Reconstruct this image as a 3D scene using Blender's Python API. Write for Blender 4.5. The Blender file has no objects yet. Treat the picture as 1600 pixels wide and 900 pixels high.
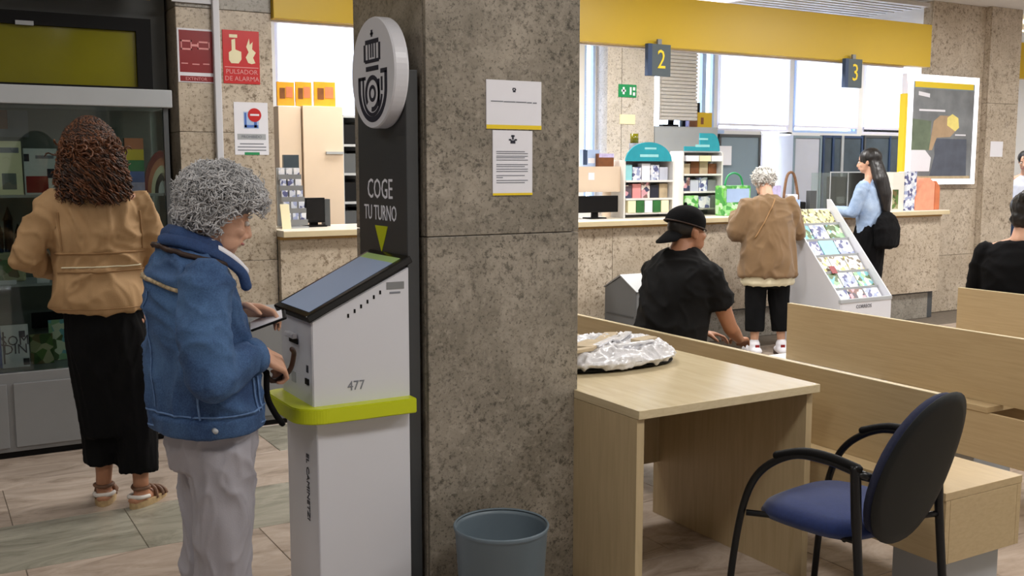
import bpy, bmesh, math, random
from mathutils import Vector, Matrix, noise
from mathutils.bvhtree import BVHTree

PI = math.pi
random.seed(7)
C = bpy.context.scene.collection
scn = bpy.context.scene

# ------------------------------------------------------------------ camera
CAM_H = 1.52
PITCH = math.radians(6.7)
YAW = math.radians(30.4)
FPX = 1600.0
cd = bpy.data.cameras.new('camera')
cam = bpy.data.objects.new('camera', cd)
C.objects.link(cam)
cam.location = (0, 0, CAM_H)
cam.rotation_euler = (PI / 2 - PITCH, 0, -YAW)
cd.sensor_width = 36.0
cd.lens = 36.0 * FPX / 1600.0
cd.clip_start = 0.05
scn.camera = cam

# ------------------------------------------------------------------ world, lamps, exposure
w = bpy.data.worlds.new('daylight')
scn.world = w
w.use_nodes = True
bg = w.node_tree.nodes['Background']
bg.inputs[0].default_value = (0.86, 0.93, 1.0, 1)
bg.inputs[1].default_value = 9.0

def area(name, loc, sx, sy, power, col=(1, 0.985, 0.96)):
    l = bpy.data.lights.new(name, 'AREA')
    l.shape = 'RECTANGLE'; l.size = sx; l.size_y = sy
    l.energy = power; l.color = col
    o = bpy.data.objects.new(name, l); C.objects.link(o)
    o.location = loc
    return o
LAMPS = [(-0.6, 1.0, 20), (2.2, 1.0, 30), (4.9, 1.2, 55), (7.6, 1.6, 60),
         (-0.4, 4.2, 9), (2.6, 4.9, 40), (5.3, 4.9, 62), (8.2, 4.7, 70), (10.8, 4.2, 55),
         (3.2, 7.7, 36), (4.7, 7.6, 42), (6.35, 7.5, 58), (10.8, 7.7, 55)]
for lx, ly, lp in LAMPS:
    area('ceiling_lamp_light', (lx, ly, 3.12 if ly < 7 else 3.07), 1.1, 0.5, lp)

scn.view_settings.view_transform = 'Standard'
scn.view_settings.look = 'None'
scn.view_settings.gamma = 1.0
scn.view_settings.exposure = 0.12

# ------------------------------------------------------------------ photograph -> room coordinates
_fw = Vector((math.sin(YAW) * math.cos(PITCH), math.cos(YAW) * math.cos(PITCH), -math.sin(PITCH)))
_rt = Vector((math.cos(YAW), -math.sin(YAW), 0))
_dn = _fw.cross(_rt)
_eye = Vector((0, 0, CAM_H))
def at(px, py, **k):
    (a, val), = k.items()
    v = _rt * ((px - 800) / FPX) + _dn * ((py - 450) / FPX) + _fw
    i = 'xyz'.index(a)
    return _eye + v * ((val - _eye[i]) / v[i])
def rect_y(x0, y0, x1, y1, y):
    """room extent (x0, x1, z0, z1) of a pixel rectangle standing on the plane y"""
    xm, ym = (x0 + x1) / 2, (y0 + y1) / 2
    return at(x0, ym, y=y).x, at(x1, ym, y=y).x, at(xm, y1, y=y).z, at(xm, y0, y=y).z

# ------------------------------------------------------------------ materials
def s2l(c):
    return tuple(((v / 255) / 12.92 if v / 255 <= 0.04045 else ((v / 255 + 0.055) / 1.055) ** 2.4) for v in c)
def rgba(c):
    return (*s2l(c), 1)
def newmat(name):
    m = bpy.data.materials.new(name); m.use_nodes = True
    nt = m.node_tree
    return m, nt, nt.nodes['Principled BSDF']
def mat(name, col, rough=0.5, metal=0.0, var=0.0, scale=20, bump=0.0, bscale=80, stretch=(1, 1, 1), spec=0.5, coat=0.0, sheen=0.0):
    m, nt, b = newmat(name)
    b.inputs['Base Color'].default_value = rgba(col)
    b.inputs['Roughness'].default_value = rough
    b.inputs['Metallic'].default_value = metal
    b.inputs['Specular IOR Level'].default_value = spec
    b.inputs['Coat Weight'].default_value = coat
    b.inputs['Sheen Weight'].default_value = sheen
    if var or bump:
        tc = nt.nodes.new('ShaderNodeTexCoord')
        mp = nt.nodes.new('ShaderNodeMapping'); mp.inputs['Scale'].default_value = stretch
        nt.links.new(tc.outputs['Object'], mp.inputs[0])
    if var:
        n = nt.nodes.new('ShaderNodeTexNoise'); n.inputs['Scale'].default_value = scale; n.inputs['Detail'].default_value = 5
        nt.links.new(mp.outputs[0], n.inputs['Vector'])
        r = nt.nodes.new('ShaderNodeValToRGB')
        a = s2l(col)
        r.color_ramp.elements[0].position = 0.3; r.color_ramp.elements[1].position = 0.7
        r.color_ramp.elements[0].color = (*[v * (1 - var) for v in a], 1)
        r.color_ramp.elements[1].color = (*[min(1, v * (1 + var)) for v in a], 1)
        nt.links.new(n.outputs['Fac'], r.inputs[0]); nt.links.new(r.outputs[0], b.inputs['Base Color'])
    if bump:
        n2 = nt.nodes.new('ShaderNodeTexNoise'); n2.inputs['Scale'].default_value = bscale; n2.inputs['Detail'].default_value = 3
        nt.links.new(mp.outputs[0], n2.inputs['Vector'])
        bp = nt.nodes.new('ShaderNodeBump'); bp.inputs['Strength'].default_value = bump; bp.inputs['Distance'].default_value = 0.01
        nt.links.new(n2.outputs['Fac'], bp.inputs['Height']); nt.links.new(bp.outputs[0], b.inputs['Normal'])
    return m

def stone(name, light, mid, dark, rough=0.32, cloud=1.6, speck=46, amount=0.5, vein=0.0):
    """mottled limestone: large clouds, mid blotches and dark pits; each slab shifts the pattern"""
    m, nt, b = newmat(name)
    N, L = nt.nodes, nt.links
    tc = N.new('ShaderNodeTexCoord'); oi = N.new('ShaderNodeObjectInfo')
    mul = N.new('ShaderNodeMath'); mul.operation = 'MULTIPLY'; mul.inputs[1].default_value = 13.0
    L.new(oi.outputs['Random'], mul.inputs[0])
    geo = N.new('ShaderNodeNewGeometry')
    add = N.new('ShaderNodeVectorMath'); add.operation = 'ADD'
    L.new(geo.outputs['Position'], add.inputs[0]); L.new(mul.outputs[0], add.inputs[1])
    def nz(scale, detail, dist=0.0, rough_=0.55):
        n = N.new('ShaderNodeTexNoise'); n.inputs['Scale'].default_value = scale
        n.inputs['Detail'].default_value = detail; n.inputs['Distortion'].default_value = dist
        n.inputs['Roughness'].default_value = rough_
        L.new(add.outputs[0], n.inputs['Vector']); return n
    def ramp(src, p0, c0, p1, c1):
        r = N.new('ShaderNodeValToRGB')
        r.color_ramp.elements[0].position = p0; r.color_ramp.elements[0].color = c0
        r.color_ramp.elements[1].position = p1; r.color_ramp.elements[1].color = c1
        L.new(src, r.inputs[0]); return r
    def mix(fac, a, bb):
        mx = N.new('ShaderNodeMix'); mx.data_type = 'RGBA'
        L.new(fac, mx.inputs['Factor']); 
        for s, v in ((6, a), (7, bb)):
            if isinstance(v, tuple): mx.inputs[s].default_value = v
            else: L.new(v, mx.inputs[s])
        return mx.outputs[2]
    c1 = nz(cloud, 6, 0.6)
    r1 = ramp(c1.outputs['Fac'], 0.36, rgba(mid), 0.64, rgba(light))
    c2 = nz(9, 8, 0.3, 0.7)
    r2 = ramp(c2.outputs['Fac'], 0.42, (0, 0, 0, 1), 0.66, (1, 1, 1, 1))
    col = mix(r2.outputs[0], r1.outputs[0], rgba(mid))
    c3 = nz(speck, 3, 0.0, 0.75)
    r3 = ramp(c3.outputs['Fac'], 0.575 - 0.06 * amount, (0, 0, 0, 1), 0.66, (0.85, 0.85, 0.85, 1))
    mk = nz(3.2, 3, 0.3, 0.6)
    rk = ramp(mk.outputs['Fac'], 0.35, (0.25, 0.25, 0.25, 1), 0.6, (1, 1, 1, 1))
    m3 = N.new('ShaderNodeMath'); m3.operation = 'MULTIPLY'
    L.new(r3.outputs[0], m3.inputs[0]); L.new(rk.outputs[0], m3.inputs[1])
    col = mix(m3.outputs[0], col, rgba(dark))
    c4 = nz(speck * 2.3, 2, 0.0, 0.7)
    r4 = ramp(c4.outputs['Fac'], 0.56, (0, 0, 0, 1), 0.68, (0.7, 0.7, 0.7, 1))
    col = mix(r4.outputs[0], col, rgba(dark))
    c6 = nz(speck * 0.9, 3, 0.0, 0.7)
    r6 = ramp(c6.outputs['Fac'], 0.32, (0.55, 0.55, 0.55, 1), 0.43, (0, 0, 0, 1))
    col = mix(r6.outputs[0], col, rgba(light))
    if vein:
        c5 = nz(1.1, 9, 2.2, 0.62)
        r5 = ramp(c5.outputs['Fac'], 0.485, (0, 0, 0, 1), 0.5, (vein, vein, vein, 1))
        e = r5.color_ramp.elements.new(0.515); e.color = (0, 0, 0, 1)
        col = mix(r5.outputs[0], col, rgba(light))
    L.new(col, b.inputs['Base Color'])
    b.inputs['Roughness'].default_value = rough
    return m

def marble(name, light, mid, dark):
    m, nt, b = newmat(name)
    N, L = nt.nodes, nt.links
    geo = N.new('ShaderNodeNewGeometry'); oi = N.new('ShaderNodeObjectInfo')
    mul = N.new('ShaderNodeMath'); mul.operation = 'MULTIPLY'; mul.inputs[1].default_value = 17.0
    add = N.new('ShaderNodeVectorMath'); add.operation = 'ADD'
    L.new(oi.outputs['Random'], mul.inputs[0]); L.new(geo.outputs['Position'], add.inputs[0]); L.new(mul.outputs[0], add.inputs[1])
    mp = N.new('ShaderNodeMapping'); mp.inputs['Scale'].default_value = (1.0, 2.6, 1); mp.inputs['Rotation'].default_value = (0, 0, 0.35)
    L.new(add.outputs[0], mp.inputs[0])
    n = N.new('ShaderNodeTexNoise'); n.inputs['Scale'].default_value = 2.2; n.inputs['Detail'].default_value = 10; n.inputs['Distortion'].default_value = 1.6; n.inputs['Roughness'].default_value = 0.68
    L.new(mp.outputs[0], n.inputs['Vector'])
    r = N.new('ShaderNodeValToRGB'); e = r.color_ramp.elements
    e[0].position = 0.33; e[0].color = rgba(dark); e[1].position = 0.64; e[1].color = rgba(light)
    q = e.new(0.46); q.color = rgba(mid)
    L.new(n.outputs['Fac'], r.inputs[0]); L.new(r.outputs[0], b.inputs['Base Color'])
    b.inputs['Roughness'].default_value = 0.24
    return m

def wood(name, col, dark, rough=0.38, sc=(9, 1.1, 22)):
    m, nt, b = newmat(name)
    N, L = nt.nodes, nt.links
    tc = N.new('ShaderNodeTexCoord'); mp = N.new('ShaderNodeMapping')
    mp.inputs['Scale'].default_value = sc
    L.new(tc.outputs['Object'], mp.inputs[0])
    n = N.new('ShaderNodeTexNoise'); n.inputs['Scale'].default_value = 4; n.inputs['Detail'].default_value = 8; n.inputs['Distortion'].default_value = 0.4
    L.new(mp.outputs[0], n.inputs['Vector'])
    r = N.new('ShaderNodeValToRGB'); r.color_ramp.elements[0].position = 0.3; r.color_ramp.elements[1].position = 0.62
    r.color_ramp.elements[0].color = rgba(dark); r.color_ramp.elements[1].color = rgba(col)
    L.new(n.outputs['Fac'], r.inputs[0]); L.new(r.outputs[0], b.inputs['Base Color'])
    b.inputs['Roughness'].default_value = rough
    return m

def glass_mat(name, tint=(235, 245, 245), alpha=0.12, rough=0.03):
    m, nt, b = newmat(name)
    N, L = nt.nodes, nt.links
    tr = N.new('ShaderNodeBsdfTransparent'); tr.inputs[0].default_value = rgba(tint)
    gl = N.new('ShaderNodeBsdfGlossy'); gl.inputs['Roughness'].default_value = rough
    lw = N.new('ShaderNodeLayerWeight'); lw.inputs[0].default_value = 0.25
    ad = N.new('ShaderNodeMath'); ad.operation = 'ADD'; ad.inputs[1].default_value = alpha * 0.4; ad.use_clamp = True
    mx = N.new('ShaderNodeMixShader')
    L.new(lw.outputs['Fresnel'], ad.inputs[0]); L.new(ad.outputs[0], mx.inputs[0])
    L.new(tr.outputs[0], mx.inputs[1]); L.new(gl.outputs[0], mx.inputs[2])
    L.new(mx.outputs[0], N['Material Output'].inputs[0])
    return m
def blind_mat(name, col=(250, 250, 252)):
    m, nt, b = newmat(name)
    N, L = nt.nodes, nt.links
    d = N.new('ShaderNodeBsdfDiffuse'); d.inputs[0].default_value = rgba(col)
    t = N.new('ShaderNodeBsdfTranslucent'); t.inputs[0].default_value = rgba(col)
    mx = N.new('ShaderNodeMixShader'); mx.inputs[0].default_value = 0.6
    L.new(d.outputs[0], mx.inputs[1]); L.new(t.outputs[0], mx.inputs[2])
    L.new(mx.outputs[0], N['Material Output'].inputs[0])
    return m
def emit_mat(name, col, strength):
    m, nt, b = newmat(name)
    b.inputs['Base Color'].default_value = rgba(col)
    b.inputs['Emission Color'].default_value = rgba(col)
    b.inputs['Emission Strength'].default_value = strength
    return m

M = {}
M['pillar'] = stone('pillar limestone', (166, 157, 144), (126, 119, 107), (62, 58, 50), cloud=1.8, speck=42, amount=0.9, vein=0.3)
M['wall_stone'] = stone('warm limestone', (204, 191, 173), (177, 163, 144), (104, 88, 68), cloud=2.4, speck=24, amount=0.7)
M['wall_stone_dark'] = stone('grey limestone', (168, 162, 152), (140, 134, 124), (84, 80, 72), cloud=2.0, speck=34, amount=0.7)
M['tile'] = marble('floor marble', (188, 172, 158), (166, 150, 136), (138, 122, 108))
M['tile_green'] = marble('greenish floor marble', (164, 160, 146), (140, 136, 122), (116, 112, 100))
M['grout'] = mat('grout', (110, 100, 88), 0.8, var=0.15)
M['maple'] = wood('maple laminate', (210, 194, 160), (200, 183, 148), 0.26)
M['maple_up'] = wood('maple laminate upright', (194, 174, 138), (182, 162, 126), 0.4, (12, 12, 1.0))
M['maple_v'] = wood('maple laminate bench', (190, 168, 130), (181, 158, 121))
M['edge'] = mat('laminate edge band', (206, 190, 154), 0.4, var=0.05, scale=8)
M['wood_dark'] = mat('honey edge band', (170, 134, 70), 0.45, var=0.08)
M['white_board'] = mat('white laminate', (226, 224, 222), 0.35, var=0.02)
M['white'] = mat('white powder coat', (208, 209, 216), 0.35, var=0.015, scale=3, bump=0.02, bscale=400)
M['offwhite'] = mat('off white lacquer', (228, 224, 214), 0.4, var=0.02)
M['counter_top'] = mat('counter top cream', (236, 228, 212), 0.3, var=0.03)
M['lime'] = mat('lime plastic', (190, 200, 14), 0.35, var=0.02, scale=3)
M['yellow'] = mat('yellow painted fascia', (198, 164, 14), 0.4, var=0.02, scale=2)
M['yellow_b'] = mat('yellow print', (236, 206, 40), 0.4)
M['charcoal'] = mat('charcoal lacquer', (58, 60, 62), 0.42, var=0.04, scale=4)
M['charcoal_side'] = mat('charcoal edge', (66, 66, 68), 0.4, var=0.04, scale=4)
M['black'] = mat('black plastic', (8, 8, 10), 0.6, spec=0.2, var=0.1)
M['black_gloss'] = mat('black glossy plastic', (12, 12, 14), 0.15, var=0.1)
M['black_metal'] = mat('black steel tube', (20, 21, 24), 0.3, metal=0.3, var=0.1)
M['grey_metal'] = mat('grey painted metal', (128, 130, 132), 0.4, metal=0.1, var=0.04, scale=4)
M['grey_light'] = mat('light grey painted metal', (168, 172, 176), 0.4, var=0.03, scale=4)
M['grey_dark'] = mat('dark grey painted metal', (74, 77, 80), 0.45, var=0.05, scale=4)
M['showcase_inside'] = mat('showcase back panel', (104, 110, 106), 0.6, var=0.06, scale=3)
M['bin'] = mat('slate blue grey plastic', (98, 112, 122), 0.42, var=0.03, scale=4)
M['bin_metal'] = mat('mid grey bin metal', (98, 101, 104), 0.45, var=0.04, scale=4)
M['bin_in'] = mat('bin inner wall', (84, 94, 100), 0.55, var=0.05)
M['print'] = mat('dark blue print', (28, 30, 48), 0.5)
M['print_grey'] = mat('grey print', (120, 124, 134), 0.6)
M['print_light'] = mat('light print', (206, 208, 210), 0.5)
M['paper'] = mat('white paper', (232, 232, 240), 0.6, var=0.01)
M['red_sign'] = mat('red sign print', (196, 24, 26), 0.35, var=0.03)
M['red_dark'] = mat('dark red sign print', (136, 14, 22), 0.35, var=0.03)
M['pink'] = mat('pink print', (226, 150, 150), 0.5)
M['cream'] = mat('cream print', (236, 228, 190), 0.5)
M['green'] = mat('green print', (26, 140, 84), 0.45)
M['green_leaf'] = mat('leaf green print', (96, 160, 60), 0.5, var=0.4, scale=30)
M['green_dark'] = mat('dark green print', (34, 98, 44), 0.5, var=0.2, scale=20)
M['blue_print'] = mat('blue print', (70, 110, 190), 0.5, var=0.2, scale=20)
M['navy'] = mat('navy sign', (40, 62, 96), 0.45)
M['slate_sign'] = mat('slate sign face', (72, 84, 90), 0.45)
M['teal'] = mat('teal card', (24, 150, 168), 0.45, var=0.08, scale=10)
M['teal_light'] = mat('light teal card', (150, 214, 220), 0.45, var=0.08, scale=10)
M['orange'] = mat('orange poster', (226, 160, 30), 0.5, var=0.15, scale=8)
M['brown_print'] = mat('brown print', (120, 70, 30), 0.5, var=0.3, scale=12)
M['beige_panel'] = mat('beige cabinet panel', (222, 202, 180), 0.45, var=0.03, scale=3)
M['skin'] = mat('fair skin', (206, 160, 134), 0.5, var=0.06, scale=14, bump=0.05, bscale=300)
M['skin_b'] = mat('tan skin', (176, 124, 94), 0.5, var=0.06, scale=14, bump=0.05, bscale=300)
M['lip'] = mat('lips', (176, 96, 90), 0.45)
M['eye'] = mat('eye white', (220, 216, 210), 0.25)
M['iris'] = mat('dark iris', (50, 36, 26), 0.2)
def denim_mat(name, c1, c2):
    m, nt, b = newmat(name)
    N, L = nt.nodes, nt.links
    tc = N.new('ShaderNodeTexCoord')
    n = N.new('ShaderNodeTexNoise'); n.inputs['Scale'].default_value = 5; n.inputs['Detail'].default_value = 6; n.inputs['Roughness'].default_value = 0.65
    L.new(tc.outputs['Object'], n.inputs['Vector'])
    n2 = N.new('ShaderNodeTexNoise'); n2.inputs['Scale'].default_value = 240; n2.inputs['Detail'].default_value = 2
    L.new(tc.outputs['Object'], n2.inputs['Vector'])
    ad = N.new('ShaderNodeMath'); ad.operation = 'MULTIPLY_ADD'; ad.inputs[1].default_value = 0.35
    L.new(n2.outputs['Fac'], ad.inputs[0]); L.new(n.outputs['Fac'], ad.inputs[2])
    r = N.new('ShaderNodeValToRGB'); r.color_ramp.elements[0].position = 0.5; r.color_ramp.elements[1].position = 0.86
    r.color_ramp.elements[0].color = rgba(c1); r.color_ramp.elements[1].color = rgba(c2)
    L.new(ad.outputs[0], r.inputs[0]); L.new(r.outputs[0], b.inputs['Base Color'])
    b.inputs['Roughness'].default_value = 0.85
    bp = N.new('ShaderNodeBump'); bp.inputs['Strength'].default_value = 0.15; bp.inputs['Distance'].default_value = 0.004
    L.new(n2.outputs['Fac'], bp.inputs['Height']); L.new(bp.outputs[0], b.inputs['Normal'])
    return m
M['denim'] = denim_mat('blue denim', (30, 57, 98), (74, 108, 152))
M['denim_dark'] = denim_mat('dark denim trim', (26, 48, 88), (48, 80, 130))
M['denim_pale'] = denim_mat('pale denim', (128, 152, 190), (176, 196, 222))
M['seam'] = mat('worn seam', (92, 122, 166), 0.85, var=0.3, scale=60)
M['trim_beige'] = mat('embroidered beige trim', (168, 150, 120), 0.85, var=0.5, scale=90)
M['khaki'] = mat('tan cotton', (172, 138, 98), 0.8, var=0.07, scale=6, bump=0.1, bscale=250)
M['khaki_dark'] = mat('tan cotton fold', (150, 116, 78), 0.85, var=0.08)
M['brown_coat'] = mat('camel wool', (122, 96, 67), 0.95, var=0.08, scale=8, bump=0.2, bscale=300, sheen=0.2)
M['cream_cloth'] = mat('cream cloth', (226, 218, 190), 0.85, var=0.05)
M['grey_trouser'] = mat('grey cotton trousers', (158, 156, 164), 0.85, var=0.06, scale=12, bump=0.12, bscale=300)
M['black_cloth'] = mat('black cloth', (13, 13, 15), 0.92, var=0.2, scale=8, bump=0.1, bscale=200, spec=0.15)
M['black_tee'] = mat('black cotton tee', (24, 24, 25), 0.9, var=0.2, scale=8, bump=0.1, bscale=250, spec=0.2)
M['hair_grey'] = mat('grey hair', (190, 190, 192), 0.6, var=0.35, scale=26)
M['hair_grey_dark'] = mat('dark grey hair roots', (104, 104, 108), 0.7, var=0.35, scale=20)
M['hair_brown'] = mat('auburn brown hair', (96, 56, 30), 0.5, var=0.5, scale=20)
M['hair_brown_d'] = mat('dark brown hair', (48, 28, 18), 0.6, var=0.4, scale=20)
M['hair_white'] = mat('white grey hair', (208, 206, 202), 0.6, var=0.3, scale=30)
M['hair_black'] = mat('black hair', (22, 18, 18), 0.4, var=0.4, scale=20)
M['sandal'] = mat('sandal leather', (112, 80, 60), 0.6, var=0.2, scale=30)
M['sandal_white'] = mat('white sandal strap', (214, 208, 202), 0.5, var=0.1)
M['sole'] = mat('cork sole', (176, 150, 110), 0.8, var=0.15, scale=60)
M['chair_blue'] = mat('blue woven seat fabric', (20, 40, 92), 0.95, var=0.12, scale=90, bump=0.2, bscale=500, sheen=0.2)
M['chair_shell'] = mat('black plastic back shell', (18, 21, 22), 0.6, spec=0.25, var=0.08, scale=8, bump=0.05, bscale=300)
M['chair_back_fabric'] = mat('navy edge fabric', (38, 42, 66), 0.95, var=0.15, scale=80)
M['glass'] = glass_mat('clear glass', (232, 240, 238), 0.1)
M['window_glass'] = glass_mat('window glass', (240, 246, 255), 0.06)
M['blind'] = blind_mat('white roller blind')
M['olive'] = mat('olive reflective glass', (116, 112, 14), 0.12, var=0.15, scale=1.5)
M['screen'] = emit_mat('kiosk display', (122, 136, 160), 0.25)
M['screen_green'] = emit_mat('kiosk display green band', (126, 150, 90), 0.25)
M['lamp'] = emit_mat('lamp diffuser', (255, 248, 235), 3.0)
M['lightbox'] = emit_mat('light box rim', (250, 250, 255), 1.1)
M['stone_lit'] = stone('brightly lit limestone', (216, 208, 200), (196, 188, 178), (134, 124, 112), cloud=2.4, speck=30, amount=0.4)  # limestone colour lightened to paint in the bright office light on the pier
M['plaster'] = mat('white plaster', (224, 222, 220), 0.8, var=0.02, scale=3)
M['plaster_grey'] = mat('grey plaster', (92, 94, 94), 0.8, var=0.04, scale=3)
M['slat'] = mat('metal ceiling slat', (196, 192, 188), 0.4, metal=0.2, var=0.05)
M['frame_blue'] = mat('pale blue aluminium frame', (170, 194, 232), 0.35, var=0.03)
M['frame_white'] = mat('white window frame', (226, 224, 238), 0.4, var=0.02)
M['grey_panel'] = mat('grey blue panel', (128, 146, 158), 0.5, var=0.04, scale=3)
M['panel_lilac'] = mat('pale lilac panel', (196, 200, 214), 0.45, var=0.03, scale=3)
M['dark_glass'] = mat('dark office glass', (70, 82, 92), 0.1, var=0.3, scale=3)
M['plastic_wrap'] = mat('clear plastic wrap', (222, 222, 226), 0.12, var=0.12, scale=18, bump=0.5, bscale=30)
M['kraft'] = mat('kraft wrapped papers', (186, 168, 138), 0.6, var=0.12, scale=16)
M['salmon'] = mat('salmon card', (236, 160, 130), 0.6, var=0.1, scale=14)
M['salmon_d'] = mat('dark salmon card', (206, 120, 80), 0.6, var=0.1, scale=14)
M['lilac'] = mat('lilac print', (190, 180, 220), 0.5, var=0.2, scale=30)
M['wicker'] = mat('brown wicker', (120, 86, 60), 0.8, var=0.3, scale=60, bump=0.4, bscale=90)
def patch_mat(name, cols, scale=30):
    """flat printed covers: blotches of several ink colours"""
    m, nt, b = newmat(name)
    N, L = nt.nodes, nt.links
    tc = N.new('ShaderNodeTexCoord'); oi = N.new('ShaderNodeObjectInfo')
    ad = N.new('ShaderNodeVectorMath'); ad.operation = 'ADD'
    mu = N.new('ShaderNodeMath'); mu.operation = 'MULTIPLY'; mu.inputs[1].default_value = 9
    L.new(oi.outputs['Random'], mu.inputs[0]); L.new(tc.outputs['Object'], ad.inputs[0]); L.new(mu.outputs[0], ad.inputs[1])
    v = N.new('ShaderNodeTexVoronoi'); v.inputs['Scale'].default_value = scale
    L.new(ad.outputs[0], v.inputs['Vector'])
    sp = N.new('ShaderNodeSeparateColor'); L.new(v.outputs['Color'], sp.inputs[0])
    r = N.new('ShaderNodeValToRGB'); r.color_ramp.interpolation = 'CONSTANT'
    e = r.color_ramp.elements
    e[0].position = 0; e[0].color = rgba(cols[0]); e[1].position = 1 / len(cols); e[1].color = rgba(cols[1])
    for i in range(2, len(cols)):
        q = e.new(i / len(cols)); q.color = rgba(cols[i])
    L.new(sp.outputs[0], r.inputs[0]); L.new(r.outputs[0], b.inputs['Base Color'])
    b.inputs['Roughness'].default_value = 0.4
    return m
M['cover_a'] = patch_mat('leaflet print warm', [(236, 232, 226), (230, 220, 120), (210, 206, 200), (120, 110, 90), (240, 240, 240)], 34)
M['cover_b'] = patch_mat('leaflet print cool', [(228, 230, 238), (160, 170, 206), (236, 236, 240), (92, 96, 140), (206, 212, 226)], 34)
M['cover_c'] = patch_mat('leaflet print green', [(150, 190, 150), (120, 180, 190), (220, 226, 200), (90, 110, 70)], 26)
M['cover_d'] = patch_mat('leaflet print mixed', [(214, 160, 170), (90, 80, 90), (228, 220, 214), (130, 96, 90), (60, 64, 92)], 26)
M['leopard'] = patch_mat('spotted yellow print', [(226, 220, 160), (220, 212, 140), (110, 104, 74), (228, 226, 190), (224, 218, 160)], 44)
M['garden'] = patch_mat('garden book print', [(90, 120, 60), (150, 150, 110), (60, 86, 40), (180, 176, 140), (110, 96, 60)], 22)
M['leaf_bag'] = patch_mat('green leaf bag print', [(120, 200, 90), (196, 226, 190), (80, 160, 80), (150, 210, 140)], 24)

# ------------------------------------------------------------------ mesh helpers
def link(name, me, parent=None, m=None):
    o = bpy.data.objects.new(name, me); C.objects.link(o)
    if parent is not None: o.parent = parent
    if m is not None and me is not None:
        me.materials.clear(); me.materials.append(m)
    return o
def bm_obj(name, bm, m, parent=None, smooth=False):
    me = bpy.data.meshes.new(name)
    bmesh.ops.recalc_face_normals(bm, faces=bm.faces)
    bm.to_mesh(me); bm.free()
    if smooth:
        for p in me.polygons: p.use_smooth = True
    return link(name, me, parent, m)
def add_box(bm, x0, x1, y0, y1, z0, z1, mtx=None):
    vs = [Vector((x, y, z)) for x in (x0, x1) for y in (y0, y1) for z in (z0, z1)]
    if mtx is not None: vs = [mtx @ v for v in vs]
    v = [bm.verts.new(p) for p in vs]
    for f in ((0, 1, 3, 2), (4, 6, 7, 5), (0, 4, 5, 1), (2, 3, 7, 6), (0, 2, 6, 4), (1, 5, 7, 3)):
        bm.faces.new([v[i] for i in f])
def box(name, x0, x1, y0, y1, z0, z1, m, parent=None, bevel=0.0, mtx=None):
    bm = bmesh.new(); add_box(bm, min(x0, x1), max(x0, x1), min(y0, y1), max(y0, y1), min(z0, z1), max(z0, z1), mtx)
    if bevel:
        bmesh.ops.bevel(bm, geom=bm.edges[:], offset=bevel, segments=2, affect='EDGES', profile=0.5)
    return bm_obj(name, bm, m, parent)
def boxes(name, lst, m, parent=None):
    bm = bmesh.new()
    for b in lst: add_box(bm, *b)
    return bm_obj(name, bm, m, parent)
def add_prism(bm, pts, axis, a0, a1):
    """polygon pts (2-D) extruded along axis from a0 to a1; axis x: (y,z), y: (x,z), z: (x,y)"""
    def P(p, a):
        return {'x': (a, p[0], p[1]), 'y': (p[0], a, p[1]), 'z': (p[0], p[1], a)}[axis]
    v0 = [bm.verts.new(P(p, a0)) for p in pts]; v1 = [bm.verts.new(P(p, a1)) for p in pts]
    bm.faces.new(v0); bm.faces.new(v1[::-1])
    n = len(pts)
    for i in range(n): bm.faces.new([v0[i], v0[(i + 1) % n], v1[(i + 1) % n], v1[i]])
def prism(name, pts, axis, a0, a1, m, parent=None, bevel=0.0, smooth=False):
    bm = bmesh.new(); add_prism(bm, pts, axis, a0, a1)
    bmesh.ops.recalc_face_normals(bm, faces=bm.faces)
    if bevel:
        bmesh.ops.bevel(bm, geom=bm.edges[:], offset=bevel, segments=2, affect='EDGES')
    return bm_obj(name, bm, m, parent, smooth)
def add_tube(bm, pts, rad, n=10, cap=True, flat=None):
    """tube through pts; rad float or list; flat=(vector, k) squashes the section along vector by k"""
    pts = [Vector(p) for p in pts]
    if not isinstance(rad, (list, tuple)): rad = [rad] * len(pts)
    P, R = list(pts), list(rad)
    if cap:
        d0 = (pts[0] - pts[1]).normalized(); d1 = (pts[-1] - pts[-2]).normalized()
        P = [pts[0] + d0 * R[0] * 0.95, pts[0] + d0 * R[0] * 0.7] + P + [pts[-1] + d1 * R[-1] * 0.7, pts[-1] + d1 * R[-1] * 0.95]
        R = [R[0] * 0.3, R[0] * 0.72] + R + [R[-1] * 0.72, R[-1] * 0.3]
    up = None; rings = []
    for i, p in enumerate(P):
        t = (P[min(i + 1, len(P) - 1)] - P[max(i - 1, 0)]).normalized()
        if up is None:
            up = Vector((0, 0, 1)) if abs(t.z) < 0.9 else Vector((0, 1, 0))
        a = t.cross(up).normalized(); b = a.cross(t).normalized(); up = b
        ring = []
        for k in range(n):
            th = 2 * PI * k / n
            off = (a * math.cos(th) + b * math.sin(th)) * R[i]
            if flat is not None:
                fv, kf = flat
                off = off - fv * (off.dot(fv)) * (1 - kf)
            ring.append(bm.verts.new(p + off))
        rings.append(ring)
    for i in range(len(rings) - 1):
        for k in range(n):
            bm.faces.new([rings[i][k], rings[i][(k + 1) % n], rings[i + 1][(k + 1) % n], rings[i + 1][k]])
    bm.faces.new(rings[0][::-1]); bm.faces.new(rings[-1])
def tube(name, pts, rad, m, parent=None, n=10, cap=False, smooth=True, flat=None):
    bm = bmesh.new(); add_tube(bm, pts, rad, n, cap, flat)
    return bm_obj(name, bm, m, parent, smooth)
def add_ell(bm, c, r, sub=2, rot=None):
    mt = Matrix.Translation(Vector(c)) @ (rot if rot is not None else Matrix.Identity(4)) @ Matrix.Diagonal((r[0], r[1], r[2], 1))
    bmesh.ops.create_icosphere(bm, subdivisions=sub, radius=1, matrix=mt)
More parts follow.
